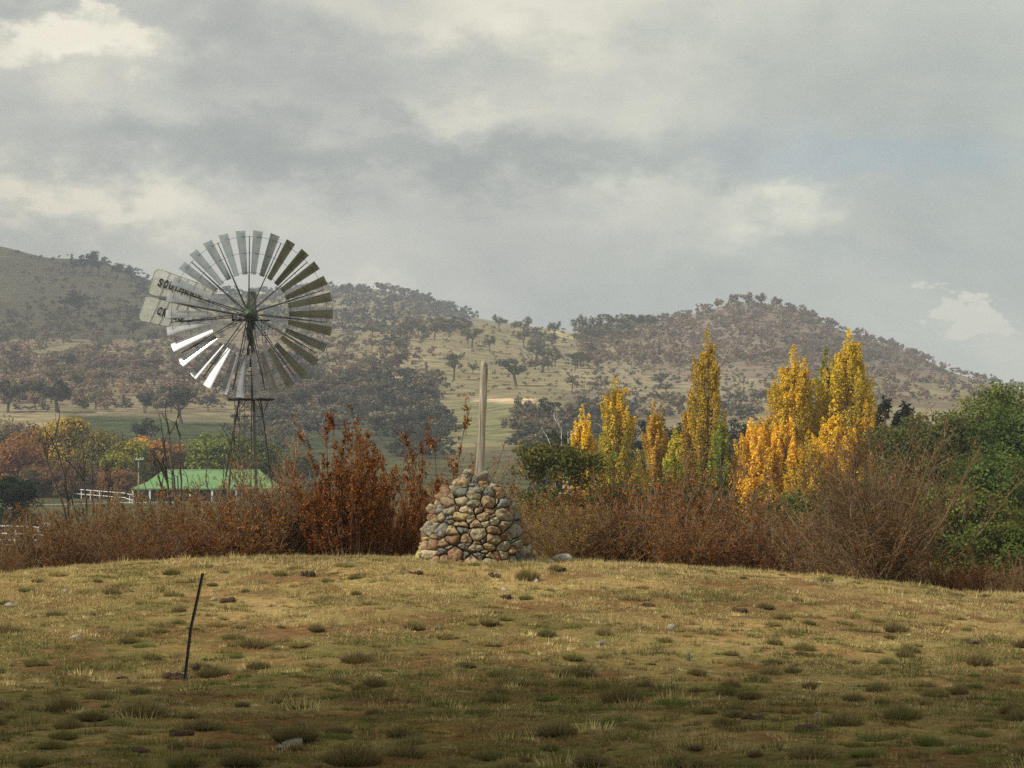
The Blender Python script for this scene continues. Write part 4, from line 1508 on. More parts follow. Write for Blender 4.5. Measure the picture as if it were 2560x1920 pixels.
    while z < H - 1:
        t = (H - z) / H
        f_ = .5 + .5 * min(1, (H - z) / (H - zplat))
        yy = -.15 - .75 * t
        mb.tube([(-.42 * f_ - .05 - .12 * t, yy, z), (-.20 * f_ - .05 - .12 * t, yy, z)], .011, 4)
        z += .33
    mb.build('ladder', steel, root)
    mb = MB()
    mb.tube([(0.02, .05, H - .5), (0.02, .05, 0)], .022, 5)
    mb.box((0.02, .05, zplat + 1.7), (.16, .16, .4))
    mb.box((-.12, -.05, zplat + 2.2), (.12, .12, .3))
    mb.build('pump_rod', steel, root)


build_windmill()


# ------------------------------------------------------------------ cairn and post
def stone_material():
    m, t = mat('field_stone')
    out = t.n('ShaderNodeOutputMaterial')
    b = t.n('ShaderNodeBsdfPrincipled')
    at = t.n('ShaderNodeAttribute', attribute_name='Col')
    tc = t.n('ShaderNodeTexCoord')
    f = t.noise(tc.outputs['Object'], 14.0, 9, .7)
    f2 = t.noise(tc.outputs['Object'], 3.5, 5, .6)
    c = t.mix(1.0, at.outputs['Color'], t.ramp(f, [(.34, (.42, .40, .38)), (.5, (1, 1, 1)), (.66, (1.6, 1.56, 1.45))]), 'MULTIPLY')
    c = t.mix(t.ramp(f2, [(.56, (0, 0, 0)), (.66, (.55, .55, .55))]), c, (.30, .29, .24))
    t.l(c, b.inputs['Base Color'])
    b.inputs['Roughness'].default_value = .9
    bn = t.n('ShaderNodeBump')
    bn.inputs['Strength'].default_value = 1.0
    bn.inputs['Distance'].default_value = .03
    t.l(t.noise(tc.outputs['Object'], 17, 9, .72), bn.inputs['Height'])
    t.l(bn.outputs[0], b.inputs['Normal'])
    t.l(b.outputs[0], out.inputs[0])
    return m


STONE = stone_material()
SCOL = [((.31, .215, .12), 6), ((.25, .15, .078), 5), ((.18, .172, .145), 3), ((.34, .28, .18), 5), ((.145, .140, .118), 3), ((.25, .225, .165), 4), ((.33, .26, .12), 1.5), ((.38, .33, .11), .5), ((.21, .115, .06), 2)]


def cairn():
    Yc = 40.0
    cx0 = (1187 - 1280) / F * Yc
    k = Yc / F
    zb = P(1187, 1410, Yc).z
    root = empty('stone_cairn', (cx0, Yc, zb))
    tag(root, 'dome-shaped cairn of brown and grey field stones on the crest', 'cairn')
    prof = np.array([(-.12, 1.03), (0.0, 1.0), (.25, .94), (.50, .86), (.80, .76), (1.02, .64), (1.20, .49), (1.34, .33), (1.44, .18), (1.50, .03)])
    # arc length along the profile
    ds = np.sqrt(np.diff(prof[:, 0]) ** 2 + np.diff(prof[:, 1]) ** 2)
    S_ = np.concatenate([[0], np.cumsum(ds)])
    L = S_[-1]

    def prof_at(s_):
        return float(np.interp(s_, S_, prof[:, 0])), float(np.interp(s_, S_, prof[:, 1]))

    def lump(th, z):
        return 1 + .035 * math.sin(2 * th + 1.1) + .03 * math.sin(5 * th + z * 3)

    def surf(th, s_, out=0.0):
        z, r = prof_at(min(max(s_, 0), L))
        z2, r2 = prof_at(min(max(s_ + .02, 0), L))
        z1, r1 = prof_at(min(max(s_ - .02, 0), L))
        tz, tr = z2 - z1, r2 - r1
        n = math.hypot(tz, tr) or 1
        nr_, nz_ = tz / n, -tr / n
        r = r * lump(th, z) + nr_ * out
        return Vector((r * math.sin(th), -r * math.cos(th), z + nz_ * out)), Vector((nr_ * math.sin(th), -nr_ * math.cos(th), nz_))
    rnd = random.Random(4)
    # courses of irregular stones, then cells between them
    sites = []
    s_ = .05
    course = 0
    while s_ < L - .10:
        hh = rnd.uniform(.085, .145)
        z, r = prof_at(s_)
        circ = 2 * math.pi * max(r, .05)
        n = max(3, int(circ / rnd.uniform(.135, .205)))
        off = rnd.random()
        for i in range(n):
            th = 2 * math.pi * (i + off + rnd.uniform(-.46, .46)) / n
            sites.append((th, s_ + rnd.uniform(-.062, .062), rnd.choice((-.035, -.015, 0, .02, .045))))
        s_ += hh
        course += 1
    AX = 1.35
    stones = []
    N_ = len(sites)
    for i, (th, sv, wgt) in enumerate(sites):
        z, r = prof_at(sv)
        r = max(r, .06)
        poly = [(-.26, -.24), (.26, -.24), (.26, .24), (-.26, .24)]
        for j, (t2, s2, w2) in enumerate(sites):
            if j == i:
                continue
            dth = (t2 - th + math.pi) % (2 * math.pi) - math.pi
            dx, dy = dth * r, (s2 - sv)
            if abs(dx) > .6 or abs(dy) > .5:
                continue
            # anisotropic bisector
            ex, ey = dx / AX, dy
            d2 = ex * ex + ey * ey
            c = d2 / 2 + (wgt - w2) * .5 * .2
            new = []
            for q in range(len(poly)):
                a, b_ = poly[q], poly[(q + 1) % len(poly)]
                fa = a[0] / AX * ex + a[1] * ey - c
                fb = b_[0] / AX * ex + b_[1] * ey - c
                if fa <= 0:
                    new.append(a)
                if (fa < 0 < fb) or (fb < 0 < fa):
                    t = fa / (fa - fb)
                    new.append((a[0] + (b_[0] - a[0]) * t, a[1] + (b_[1] - a[1]) * t))
            poly = new
            if len(poly) < 3:
                break
        if len(poly) < 3:
            continue
        ar = .5 * abs(sum(poly[q][0] * poly[(q + 1) % len(poly)][1] - poly[(q + 1) % len(poly)][0] * poly[q][1] for q in range(len(poly))))
        stones.append((th, sv, r, poly, ar))
    front = lambda st: math.cos(st[0]) * (1 if st[1] < 1.4 else .8) + st[4] * 12
    stones.sort(key=front, reverse=True)

    def stone_geo(st):
        th, sv, r, poly, ar = st
        cx = sum(p[0] for p in poly) / len(poly)
        cy = sum(p[1] for p in poly) / len(poly)
        size = math.sqrt(ar)
        gap = .005 + rnd.random() * .013
        pts = []
        for q in range(len(poly)):       # pull in, cut corners (rounding varies from stone to stone)
            a, b_ = poly[q], poly[(q + 1) % len(poly)]
            pts.append(a)
            pts.append(((a[0] + b_[0]) / 2 + rnd.gauss(0, .004), (a[1] + b_[1]) / 2 + rnd.gauss(0, .004)))
        rc_ = rnd.choice((.10, .14, .22, .28))
        for it in range(2):
            nw = []
            cut = rc_ if it == 0 else .25
            for q in range(len(pts)):
                a, b_ = pts[q], pts[(q + 1) % len(pts)]
                nw.append((a[0] * (1 - cut) + b_[0] * cut, a[1] * (1 - cut) + b_[1] * cut))
                nw.append((a[0] * cut + b_[0] * (1 - cut), a[1] * cut + b_[1] * (1 - cut)))
            pts = nw
        n = len(pts)
        dep = size * rnd.uniform(.22, .44)
        tiltx, tilty = rnd.gauss(0, .34), rnd.gauss(0, .34)
        ph = [rnd.uniform(0, 6.28) for _ in range(4)]
        rings = [(.72, -.16), (.97, -.07), (1.0, -.01), (.95, .45), (.80, .80), (.50, .96), (.25, 1.0)]
        flat = rnd.uniform(.7, 1.3)
        vs, fs = [], []
        for ri, (sc, hgt) in enumerate(rings):
            for q, (a, b_) in enumerate(pts):
                dx, dy = a - cx, b_ - cy
                rad = math.hypot(dx, dy)
                g = max(0, 1 - gap / max(rad, .01)) * sc
                an = math.atan2(dy, dx)
                x, y = cx + dx * g, cy + dy * g
                if hgt < 0:
                    o_ = hgt
                else:
                    o_ = dep * hgt ** (1 / flat) + (dx * tiltx + dy * tilty) * sc * hgt + .010 * math.sin(3 * an + ph[0] + 3 * sc) * hgt + .008 * math.sin(5 * an + ph[1]) * hgt
                zc, rc = prof_at(min(max(sv + y, 0), L))
                p, _n = surf(th + x / max(r, .12), sv + y, o_ - .02)
                vs.append(p)
        for ri in range(len(rings) - 1):
            for q in range(n):
                fs.append((ri * n + q, ri * n + (q + 1) % n, (ri + 1) * n + (q + 1) % n, (ri + 1) * n + q))
        fs.append(tuple((len(rings) - 1) * n + q for q in range(n)))
        c = rnd.choices([c[0] for c in SCOL], [c[1] for c in SCOL])[0]
        v = rnd.uniform(.8, 1.2)
        return vs, fs, (c[0] * v, c[1] * v, c[2] * v)

    def mk(name, geos):
        vs, fs, cs = [], [], []
        for v, f, c in geos:
            o_ = len(vs)
            vs += [tuple(p) for p in v]
            fs += [tuple(i + o_ for i in ff) for ff in f]
            cs += [c] * len(v)
        me = bpy.data.meshes.new(name)
        me.from_pydata(vs, [], fs)
        for p in me.polygons:
            p.use_smooth = True
        ca = me.color_attributes.new('Col', 'FLOAT_COLOR', 'POINT')
        c4 = np.ones((len(vs), 4), np.float32)
        c4[:, :3] = np.array(cs)
        ca.data.foreach_set('color', c4.ravel())
        return link(name, me, STONE, root)
    for st in stones[:98]:
        mk('stone', [stone_geo(st)])
    rest = mk('stones', [stone_geo(st) for st in stones[98:]])
    rest['kind'] = 'stuff'
    # hidden rubble core, its dark colour painting shade into the gaps between stones
    mb = MB()
    n = 40
    rings = []
    for z, r in prof:
        rings.append([Vector((max(r - .15, .0) * lump(2 * math.pi * q / n, z) * math.sin(2 * math.pi * q / n), -max(r - .15, .0) * lump(2 * math.pi * q / n, z) * math.cos(2 * math.pi * q / n), z - .07)) for q in range(n)])
    vs = [p for rg in rings for p in rg]
    fs = [(i * n + q, i * n + (q + 1) % n, (i + 1) * n + (q + 1) % n, (i + 1) * n + q) for i in range(len(rings) - 1) for q in range(n)]
    mb.add(vs, fs)
    mb.build('rubble_core', pbr('core_gap_shade', (.035, .026, .018), 1, 0, .4, 10), root)
    # loose stones on the top, leaning on the post
    return cx0, Yc, zb


def rock(name, loc, size, col, label, cat, group=None, seed=0, flat=.6, rot=0, parent=None, sub=2, rough=.22):
    rnd = random.Random(seed)
    bm = bmesh.new()
    for i in range(15):
        v = Vector((rnd.gauss(0, 1), rnd.gauss(0, 1), rnd.gauss(0, 1))).normalized()
        v = Vector((v.x * size[0] / 2, v.y * size[1] / 2, v.z * size[2] / 2)) * rnd.uniform(.85, 1.1)
        bm.verts.new(v)
    r_ = bmesh.ops.convex_hull(bm, input=bm.verts)
    bmesh.ops.delete(bm, geom=[g for g in r_['geom_interior'] if isinstance(g, bmesh.types.BMVert)], context='VERTS')
    bmesh.ops.bevel(bm, geom=bm.edges[:], offset=min(size) * .09, segments=2, affect='EDGES', clamp_overlap=True)
    bmesh.ops.triangulate(bm, faces=bm.faces[:])
    me = bpy.data.meshes.new(name)
    bm.to_mesh(me)
    bm.free()
    for p in me.polygons:
        p.use_smooth = True
    ca = me.color_attributes.new('Col', 'FLOAT_COLOR', 'POINT')
    c4 = np.ones((len(me.vertices), 4), np.float32)
    c4[:, :3] = np.array(col)
    ca.data.foreach_set('color', c4.ravel())
    o = link(name, me, STONE, parent, loc)
    o.rotation_euler = (rnd.gauss(0, .1), rnd.gauss(0, .1), rot)
    if label:
        tag(o, label, cat, group)
    return o


cx0, cyc, czb = cairn()
rock('capstone', P(1167, 1182, 39.8), (.19, .15, .13), (.42, .35, .23), 'tan stone perched on the top of the cairn left of the wooden post', 'stone', None, 5, rot=.3)


def wooden_post():
    Y = 40.02
    pts_px = [(1196, 1240, 11.5), (1199, 1195, 11.3), (1202, 1130, 10.8), (1205, 1060, 10.2), (1208.5, 990, 9.6), (1211, 940, 9.2), (1211.5, 913, 8.5)]
    base = P(1196, 1240, Y)
    root_loc = base
    me_v, me_f = [], []
    n = 16
    rnd = random.Random(3)
    prof = [1 + rnd.uniform(-.16, .14) for _ in range(n)]
    prof[3] *= .74
    prof[12] *= .80
    rings = 42
    for i in range(rings + 1):
        t = i / rings
        q = np.array(pts_px)
        tt = np.linspace(0, 1, len(q))
        px, py, hw = (np.interp(t, tt, q[:, c]) for c in range(3))
        c = P(px, py, Y) - root_loc
        r = hw * Y / F
        for k in range(n):
            a = 2 * math.pi * k / n + t * .25
            rr_ = r * prof[k] * (1 + .05 * math.sin(t * 23 + k * 2.1) * (k % 3 == 0) + rnd.gauss(0, .012))
            dz = 0
            if i == rings:
                dz = .05 * math.sin(a * 2 + .6) + rnd.gauss(0, .012) + .05 * math.cos(a)*-1
            me_v.append((c.x + rr_ * math.cos(a), c.y + rr_ * math.sin(a), c.z + dz))
    for i in range(rings):
        for k in range(n):
            me_f.append((i * n + k, i * n + (k + 1) % n, (i + 1) * n + (k + 1) % n, (i + 1) * n + k))
    me_f.append(tuple(rings * n + k for k in range(n)))
    me = bpy.data.meshes.new('wooden_post')
    me.from_pydata(me_v, [], me_f)
    for p in me.polygons:
        p.use_smooth = True
    m, t = mat('weathered_wood')
    out = t.n('ShaderNodeOutputMaterial')
    b = t.n('ShaderNodeBsdfPrincipled')
    tc = t.n('ShaderNodeTexCoord')
    mp = t.n('ShaderNodeMapping')
    mp.inputs['Scale'].default_value = (28, 28, 1.3)
    t.l(tc.outputs['Object'], mp.inputs[0])
    f = t.noise(mp.outputs[0], 1.0, 8, .65)
    f2 = t.noise(tc.outputs['Object'], 3, 4, .6)
    c = t.ramp(f, [(.34, (.04, .03, .02)), (.43, (.20, .16, .11)), (.56, (.42, .38, .31)), (.70, (.60, .57, .50))])
    c = t.mix(t.m('MULTIPLY', f2, .5), c, (.30, .265, .20))
    t.l(c, b.inputs['Base Color'])
    b.inputs['Roughness'].default_value = .9
    bn = t.n('ShaderNodeBump')
    bn.inputs['Strength'].default_value = 1.0
    bn.inputs['Distance'].default_value = .02
    t.l(f, bn.inputs['Height'])
    t.l(bn.outputs[0], b.inputs['Normal'])
    t.l(b.outputs[0], out.inputs[0])
    o = link('wooden_post', me, m, None, root_loc)
    tag(o, 'tall weathered grey wooden post rising from the top of the stone cairn', 'post')


wooden_post()


def star_picket():
    p = hit(460, 1707)
    Y = p.y
    root = empty('steel_picket', p)
    tag(root, 'thin dark steel fence picket leaning right in the shaded grass', 'fence post')
    pts = [P(460, 1722, Y) - p, P(463, 1690, Y) - p, P(477, 1571, Y) - p, P(493, 1500, Y) - p, P(507, 1433, Y) - p]
    mb = MB()
    w = .018
    for a in (R(90), R(210), R(330)):
        d = Vector((math.cos(a), math.sin(a), 0))
        e = Vector((-math.sin(a), math.cos(a), 0)) * .003
        vs = []
        for q in pts:
            vs += [q - e, q + e, q + d * w + e, q + d * w - e]
        n = len(pts)
        fs = []
        for i in range(n - 1):
            for k in range(4):
                fs.append((i * 4 + k, i * 4 + (k + 1) % 4, (i + 1) * 4 + (k + 1) % 4, (i + 1) * 4 + k))
        fs.append(tuple(range((n - 1) * 4, n * 4)))
        mb.add(vs, fs)
    mb.build('shaft', pbr('black_steel', (.018, .017, .016), .55, .3, .3, 30), root)


star_picket()


# ------------------------------------------------------------------ building, fences, pole
WHITE = pbr('white_paint', (.78, .77, .72), .6, 0, .08, 2)


def building():
    Y = 330.0
    k = Y / F
    c = P(560, 1250, Y)
    z0 = ground(c.x, Y)
    root = empty('pavilion', (c.x, Y, z0))
    tag(root, 'long low building with a bright green hipped metal roof and white verandah posts', 'building')

    def q(px, py, dy=0.):
        v = P(px, py, Y + dy)
        return v - Vector((c.x, Y, z0))
    zr, ze, zk = q(560, 1176, 5).z, q(560, 1221, 0).z, q(560, 1198, 1.5).z
    xl, xr = q(328, 1200).x, q(706, 1200).x
    D = 10.0
    kx = 30 * k
    gm, t = mat('green_roof')
    out = t.n('ShaderNodeOutputMaterial')
    b = t.n('ShaderNodeBsdfPrincipled')
    tc = t.n('ShaderNodeTexCoord')
    f = t.noise(tc.outputs['Object'], .8, 6, .6)
    t.l(t.ramp(f, [(.3, (.115, .235, .085)), (.7, (.15, .285, .11))]), b.inputs['Base Color'])
    b.inputs['Roughness'].default_value = .75
    wv = t.n('ShaderNodeTexWave', wave_type='BANDS', bands_direction='X')
    wv.inputs['Scale'].default_value = 2.6
    t.l(tc.outputs['Object'], wv.inputs[0])
    bn = t.n('ShaderNodeBump')
    bn.inputs['Strength'].default_value = .35
    bn.inputs['Distance'].default_value = .05
    t.l(wv.outputs['Fac'], bn.inputs['Height'])
    t.l(bn.outputs[0], b.inputs['Normal'])
    t.l(b.outputs[0], out.inputs[0])

    def ring(x0, x1, y0, y1, z):
        return [(x0, y0, z), (x1, y0, z), (x1, y1, z), (x0, y1, z)]
    r1 = ring(xl, xr, 0, D, ze)
    r2 = ring(xl + 2.0, xr - 2.0, 1.8, D - 1.8, (ze * .62 + zr * .38))
    r3 = ring(xl + 3.6, xr - 3.6, D / 2 - .02, D / 2 + .02, zr)
    r0 = ring(xl, xr, 0, D, ze - .16)
    rb = ring(xl + .3, xr - .3, .3, D - .3, ze - .16)
    vs = r0 + r1 + r2 + r3
    fs = []
    for a in range(3):
        for i in range(4):
            fs.append((a * 4 + i, a * 4 + (i + 1) % 4, (a + 1) * 4 + (i + 1) % 4, (a + 1) * 4 + i))
    fs.append((3, 2, 1, 0))
    fs.append((12, 13, 14, 15))
    mb = MB()
    mb.add(vs, fs)
    rf = mb.build('roof', gm, root)
    mb = MB()
    mb.tube([(xl + 3.6, D / 2, zr + .03), (xr - 3.6, D / 2, zr + .03)], .09, 6)
    mb.build('ridge_cap', pbr('ridge_green', (.19, .33, .14), .7), rf)
    mb = MB()
    v0 = Vector((q(472, 1185).x, 2.9, ze * .45 + zr * .55))
    mb.box(v0, (.9, .6, .12), Matrix.Rotation(R(28), 3, 'X'))
    mb.build('skylight', pbr('dull_sheet', (.12, .20, .13), .5), rf)
    # walls set back under the verandah
    mb = MB()
    th = .2
    wl, wr_, wf, wb = xl + 2.2, xr - 2.2, 2.0, D - 2.0
    top = ze + .25
    openings = [(wl + 1.0, wl + 2.0, 0, 2.1), (wl + 3.2, wl + 5.2, .9, 2.0), (wl + 7, wl + 8, 0, 2.1), (wl + 10, wl + 12, .9, 2.0), (wl + 13.5, wl + 15, .9, 2.0)]
    xs = wl
    for a, b_, z1, z2 in openings:
        mb.box(((xs + a) / 2, wf, top / 2 - .1), (a - xs, th, top + .2))
        if z1 > 0:
            mb.box(((a + b_) / 2, wf, z1 / 2 - .1), (b_ - a, th, z1 + .2))
        mb.box(((a + b_) / 2, wf, (z2 + top) / 2), (b_ - a, th, top - z2))
        xs = b_
    mb.box(((xs + wr_) / 2, wf, top / 2 - .1), (wr_ - xs, th, top + .2))
    mb.box(((wl + wr_) / 2, wb, top / 2 - .1), (wr_ - wl, th, top + .2))
    mb.box((wl - .1, (wf + wb) / 2, top / 2 - .1), (th, wb - wf + th, top + .2))
    mb.box((wr_ + .1, (wf + wb) / 2, top / 2 - .1), (th, wb - wf + th, top + .2))
    mb.build('wall', pbr('dark_brown_boards', (.075, .042, .030), .85, 0, .3, 2), root)
    for i, (a, b_, z1, z2) in enumerate(openings):
        mb = MB()
        if z1 == 0:
            mb.box(((a + b_) / 2, wf + .05, 1.05), (b_ - a - .04, .05, 2.06))
            mb.build('door', pbr('door_paint', (.05, .03, .03), .7), root)
        else:
            f_ = MB()
            for zz in (z1 + .03, z2 - .03):
                f_.box(((a + b_) / 2, wf - .06, zz), (b_ - a - .01, .06, .06))
            for xx in (a + .035, (a + b_) / 2, b_ - .035):
                f_.box((xx, wf - .06, (z1 + z2) / 2), (.06, .06, z2 - z1 - .13))
            w = f_.build('window', WHITE, root)
            mb.box(((a + b_) / 2, wf, (z1 + z2) / 2), (b_ - a - .02, .02, z2 - z1 - .02))
            mb.build('pane', pbr('dark_glass', (.02, .025, .03), .1, 0, .1), w)
    for px in (331, 374, 421, 474, 530, 590, 650, 702):
        x = q(px, 1230).x
        mb = MB()
        mb.box((x, .25, (ze - .16) / 2 - .15), (.24, .24, ze - .16 + .3))
        mb.box((x, .25, ze - .30), (.36, .30, .14))
        mb.build('verandah_post', WHITE, root)
    mb = MB()
    mb.box(((xl + xr) / 2, 1.1, .05), (xr - xl - .2, 2.0, .3))
    mb.build('verandah_floor', pbr('concrete', (.30, .28, .25), .9), root)


building()


def fence(label, pts, hgt, rails=(1.0,), step=2.4, th=.07, group='white rail fences'):
    """pts: world points along the run"""
    root = empty('rail_fence', pts[0])
    tag(root, label, 'fence', group)
    o0 = Vector(pts[0])
    tops = []
    for a, b_ in zip(pts[:-1], pts[1:]):
        n = max(1, int((b_ - a).length / step))
        for i in range(n + (1 if b_ is pts[-1] else 0)):
            p = a.lerp(b_, i / n)
            z = ground(p.x, p.y)
            tops.append(Vector((p.x, p.y, z)))
    for p in tops:
        mb = MB()
        mb.box(Vector((p.x, p.y, p.z + hgt / 2 - .1)) - o0, (.11, .11, hgt + .2))
        mb.build('post', WHITE, root)
    for r_ in rails:
        mb = MB()
        for a, b_ in zip(tops[:-1], tops[1:]):
            A = a - o0 + Vector((0, -.1, hgt * r_))
            B = b_ - o0 + Vector((0, -.1, hgt * r_))
            d = B - A
            rot = d.to_track_quat('X', 'Z').to_matrix()
            mb.box((A + B) / 2, (d.length, .06, th * 1.3), rot)
        mb.build('rail', WHITE, root)
    return root


def fpt(px, py, Y):
    x = (px - 1280) / F * Y
    return Vector((x, Y, ground(x, Y)))


fence('white rail fence running up to the left end of the green roofed building', [fpt(182, 0, 345), fpt(250, 0, 338), fpt(316, 0, 331)], 1.35, (.97, .5))
fence('short piece of white double rail fence joined to the building corner post', [fpt(316, 0, 331), fpt(334, 0, 326)], 1.3, (.97, .45))
fence('far low white rail fence across the grass behind the red shrubs', [fpt(60, 0, 310), fpt(180, 0, 312), fpt(290, 0, 316), fpt(380, 0, 316)], .75, (.95,), 4)
fence('white rail fence with plain posts at the left edge below the dark green bush', [fpt(-60, 0, 262), fpt(0, 0, 262), fpt(70, 0, 252), fpt(140, 0, 225)], 1.05, (.95,), 1.2)
fence('nearest white double rail fence at the left edge, partly behind red shrubs', [fpt(-80, 0, 208), fpt(40, 0, 205), fpt(120, 0, 200)], 1.35, (.97, .5), 2.2)
fence('low white rail fence just below the nearest double rail one', [fpt(-80, 0, 188), fpt(110, 0, 186)], .8, (.95,), 2.6)


def utility_pole():
    Y = 338
    x = (347 - 1280) / F * Y
    z0 = ground(x, Y)
    root = empty('utility_pole', (x, Y, z0))
    tag(root, 'slim grey utility pole with a white-tipped crossarm left of the green roof', 'utility pole')
    H = P(347, 1146, Y).z - z0
    mb = MB()
    mb.tube([(0, 0, -.3), (0, 0, H)], [.11, .08], 8)
    mb.build('pole', pbr('grey_pole', (.36, .31, .25), .9), root)
    mb = MB()
    mb.box((0, -.15, H - .15), (1.4, .10, .08))
    mb.build('crossarm', WHITE, root)
    for dx in (-.65, -.25, .25, .65):
        mb = MB()
        mb.tube([(dx, -.15, H - .085), (dx, -.15, H + .02), (dx, -.15, H + .12)], [.05, .08, .05], 8)
        mb.build('insulator', WHITE, root)


utility_pole()


# ------------------------------------------------------------------ the field's stones, clods and tussocks
def on(px, py, dz=0.0):
    p = hit(px, py)
    return p + Vector((0, 0, dz))


for i, (px, py, w, h_, col, lab) in enumerate((
    (1405, 1403, 62, 26, (.44, .43, .38), 'pale grey flat stone lying on the crest right of the cairn'),
    (1372, 1408, 34, 12, (.40, .38, .31), 'smaller pale stone tucked against the flat stone right of the cairn'),
    (735, 1862, 66, 26, (.22, .20, .18), 'flat grey rock in the shaded foreground between two big tussocks'),
    (700, 1872, 36, 12, (.20, .18, .16), 'low rock chip at the left end of the flat grey foreground rock'),
    (1678, 1573, 34, 18, (.34, .31, .26), 'grey stone beside a green tussock in the middle of the field'),
    (1504, 1612, 52, 12, (.26, .23, .19), 'low flat grey stone patch in the middle of the field'),
    (1720, 1652, 15, 26, (.13, .11, .08), 'small upright dark stump of stone standing alone in the grass'),
    (2042, 1793, 26, 16, (.27, .22, .16), 'round tan stone in the shaded grass at the lower right'),
    (1261, 1478, 20, 14, (.40, .36, .30), 'pale stone above a dark clod straight below the cairn'),
    (1338, 1455, 22, 10, (.46, .44, .40), 'small whitish stone on the sunny grass right below the cairn'),
    (195, 1598, 40, 12, (.28, .25, .21), 'flat grey stone in the grass at the left, above the picket foot level'),
    (30, 1518, 46, 13, (.27, .23, .18), 'low brownish stone at the left edge of the sunny grass'),
    (165, 1482, 22, 11, (.36, .32, .26), 'small pale stone on the left of the sunny grass'),
    (537, 1502, 24, 9, (.34, .30, .24), 'small pale stone right of the picket top'),
    (1482, 1794, 22, 9, (.30, .26, .21), 'little pale stone in the dark grass right of the centre'),
    (1090, 1573, 14, 11, (.32, .27, .20), 'small round tan stone beside a tussock near the centre'),
    (1339, 1453, 10, 8, (.36, .33, .28), 'tiny pale stone beside the small whitish stone below the cairn'),
    (2335, 1742, 24, 10, (.24, .22, .18), 'low stone among the dark tussocks at the right'),
)):
    p = on(px, py)
    k = p.y / F
    rock('field_stone', p + Vector((0, 0, h_ * k * .12)), (w * k, w * k * .7, h_ * k * 1.5), col, lab, 'stone', None, 100 + i, rot=.3 * i, sub=2)

CLOD = pbr('dark_soil_clods', (.060, .032, .016), 1, 0, .45, 25, .8, 40)


def clod(px, py, w, h_, lab, seed, group='dark soil clods in the grass'):
    p = on(px, py)
    k = p.y / F
    bm = bmesh.new()
    rnd = random.Random(seed)
    nb = rnd.randint(5, 8)
    for i in range(nb):
        r_ = bmesh.ops.create_icosphere(bm, subdivisions=2, radius=1.0)
        off = Vector((rnd.uniform(-.36, .36) * w * k, rnd.uniform(-.3, .3) * w * k, h_ * k * rnd.uniform(-.15, .2)))
        sc = Vector((w * k * rnd.uniform(.14, .26), w * k * rnd.uniform(.14, .26), h_ * k * rnd.uniform(.35, .65)))
        for v in r_['verts']:
            n = 1 + rnd.gauss(0, .12)
            v.co = Vector((v.co.x * sc.x * n, v.co.y * sc.y * n, v.co.z * sc.z * n)) + off
    me = bpy.data.meshes.new('soil_clod')
    bm.to_mesh(me)
    bm.free()
    o = link('soil_clod', me, CLOD, None, p)
    tag(o, lab, 'soil clod', group)


for i, a in enumerate((
    (272, 1484, 36, 20, 'dark clod on the sunny grass at the left below the crest'),
    (770, 1440, 38, 18, 'dark brown clod near the crest between picket and cairn'),
    (573, 1505, 44, 16, 'brown mound right of the picket top'),
    (509, 1677, 62, 20, 'rough dark mound just right of the picket foot'),
    (432, 1697, 76, 22, 'wide dark mound at the foot of the steel picket'),
    (455, 1840, 58, 22, 'dark brown dung heap in the lower left grass'),
    (307, 1698, 32, 12, 'small black clod left of the picket foot'),
    (246, 1700, 16, 8, 'tiny black clod at the far left of the picket foot'),
    (1400, 1426, 44, 18, 'dark clod on the crest just below the pale grey flat stone'),
    (1038, 1434, 40, 14, 'dark clod just below the left foot of the cairn'),
    (1240, 1444, 34, 12, 'dark clod below the right half of the cairn'),
    (1265, 1496, 34, 12, 'dark clod under the pale stone straight below the cairn'),
    (1620, 1518, 34, 12, 'brown clod at the right of the sunny grass'),
    (1788, 1580, 36, 14, 'black clod right of the grey stone in mid field'),
    (1850, 1530, 44, 14, 'brown broken clod below the golden poplars'),
    (1830, 1792, 78, 22, 'long broken strip of dark dug soil in the lower right grass'),
    (1880, 1798, 56, 18, 'right end of the broken strip of dug soil'),
    (2030, 1826, 90, 20, 'low grey-brown mound under the round tan stone'),
    (520, 1655, 34, 12, 'small brown clod above the rough mound by the picket'),
    (2430, 1610, 60, 12, 'flat dark clod at the far right of the field'),
    (180, 1760, 30, 10, 'flat black clod low at the left'),
    (350, 1878, 60, 12, 'flat dark clod near the bottom left corner'),
    (560, 1434, 34, 12, 'reddish clod on the crest grass above the picket top'),
)):
    clod(*a, seed=200 + i)

STRAW, OLIV, GREEN, BROWNG = (.50, .40, .185), (.26, .235, .09), (.175, .20, .06), (.29, .21, .105)


def blade_tris(base, tip, w, col):
    """base, tip (n,3); thin upright blades"""
    n = len(base)
    side = unit(np.cross(tip - base, rng.normal(size=(n, 3)))) * (np.asarray(w).reshape(-1, 1) / 2)
    V = np.stack([base - side, base + side, tip], 1).reshape(-1, 3)
    Fc = np.arange(3 * n).reshape(n, 3)
    return V, Fc, np.repeat(col, 3, 0)


def tussock_template(seed, cols, n=1100, tall=.15, r=.16, spread=.9, wb=1.0):
    a = rng.uniform(0, 6.28, n)
    q = np.sqrt(rng.random(n))
    base = np.stack([np.cos(a) * q * r * .75, np.sin(a) * q * r * .75, np.full(n, -.02)], 1)
    d = np.stack([np.cos(a) * q * spread + rng.normal(size=n) * .22, np.sin(a) * q * spread + rng.normal(size=n) * .22, np.ones(n) * 1.0], 1)
    L = tall * rng.uniform(.5, 1.15, n) * (1.1 - .45 * q)
    tip = base + unit(d) * L[:, None]
    V, Fc, c = blade_tris(base, tip, rng.uniform(.008, .013, n) * wb, pal(cols, n))
    root = link('grass_tussock', mesh_np('grass_tussock', V, Fc, c), GRASS)
    return root


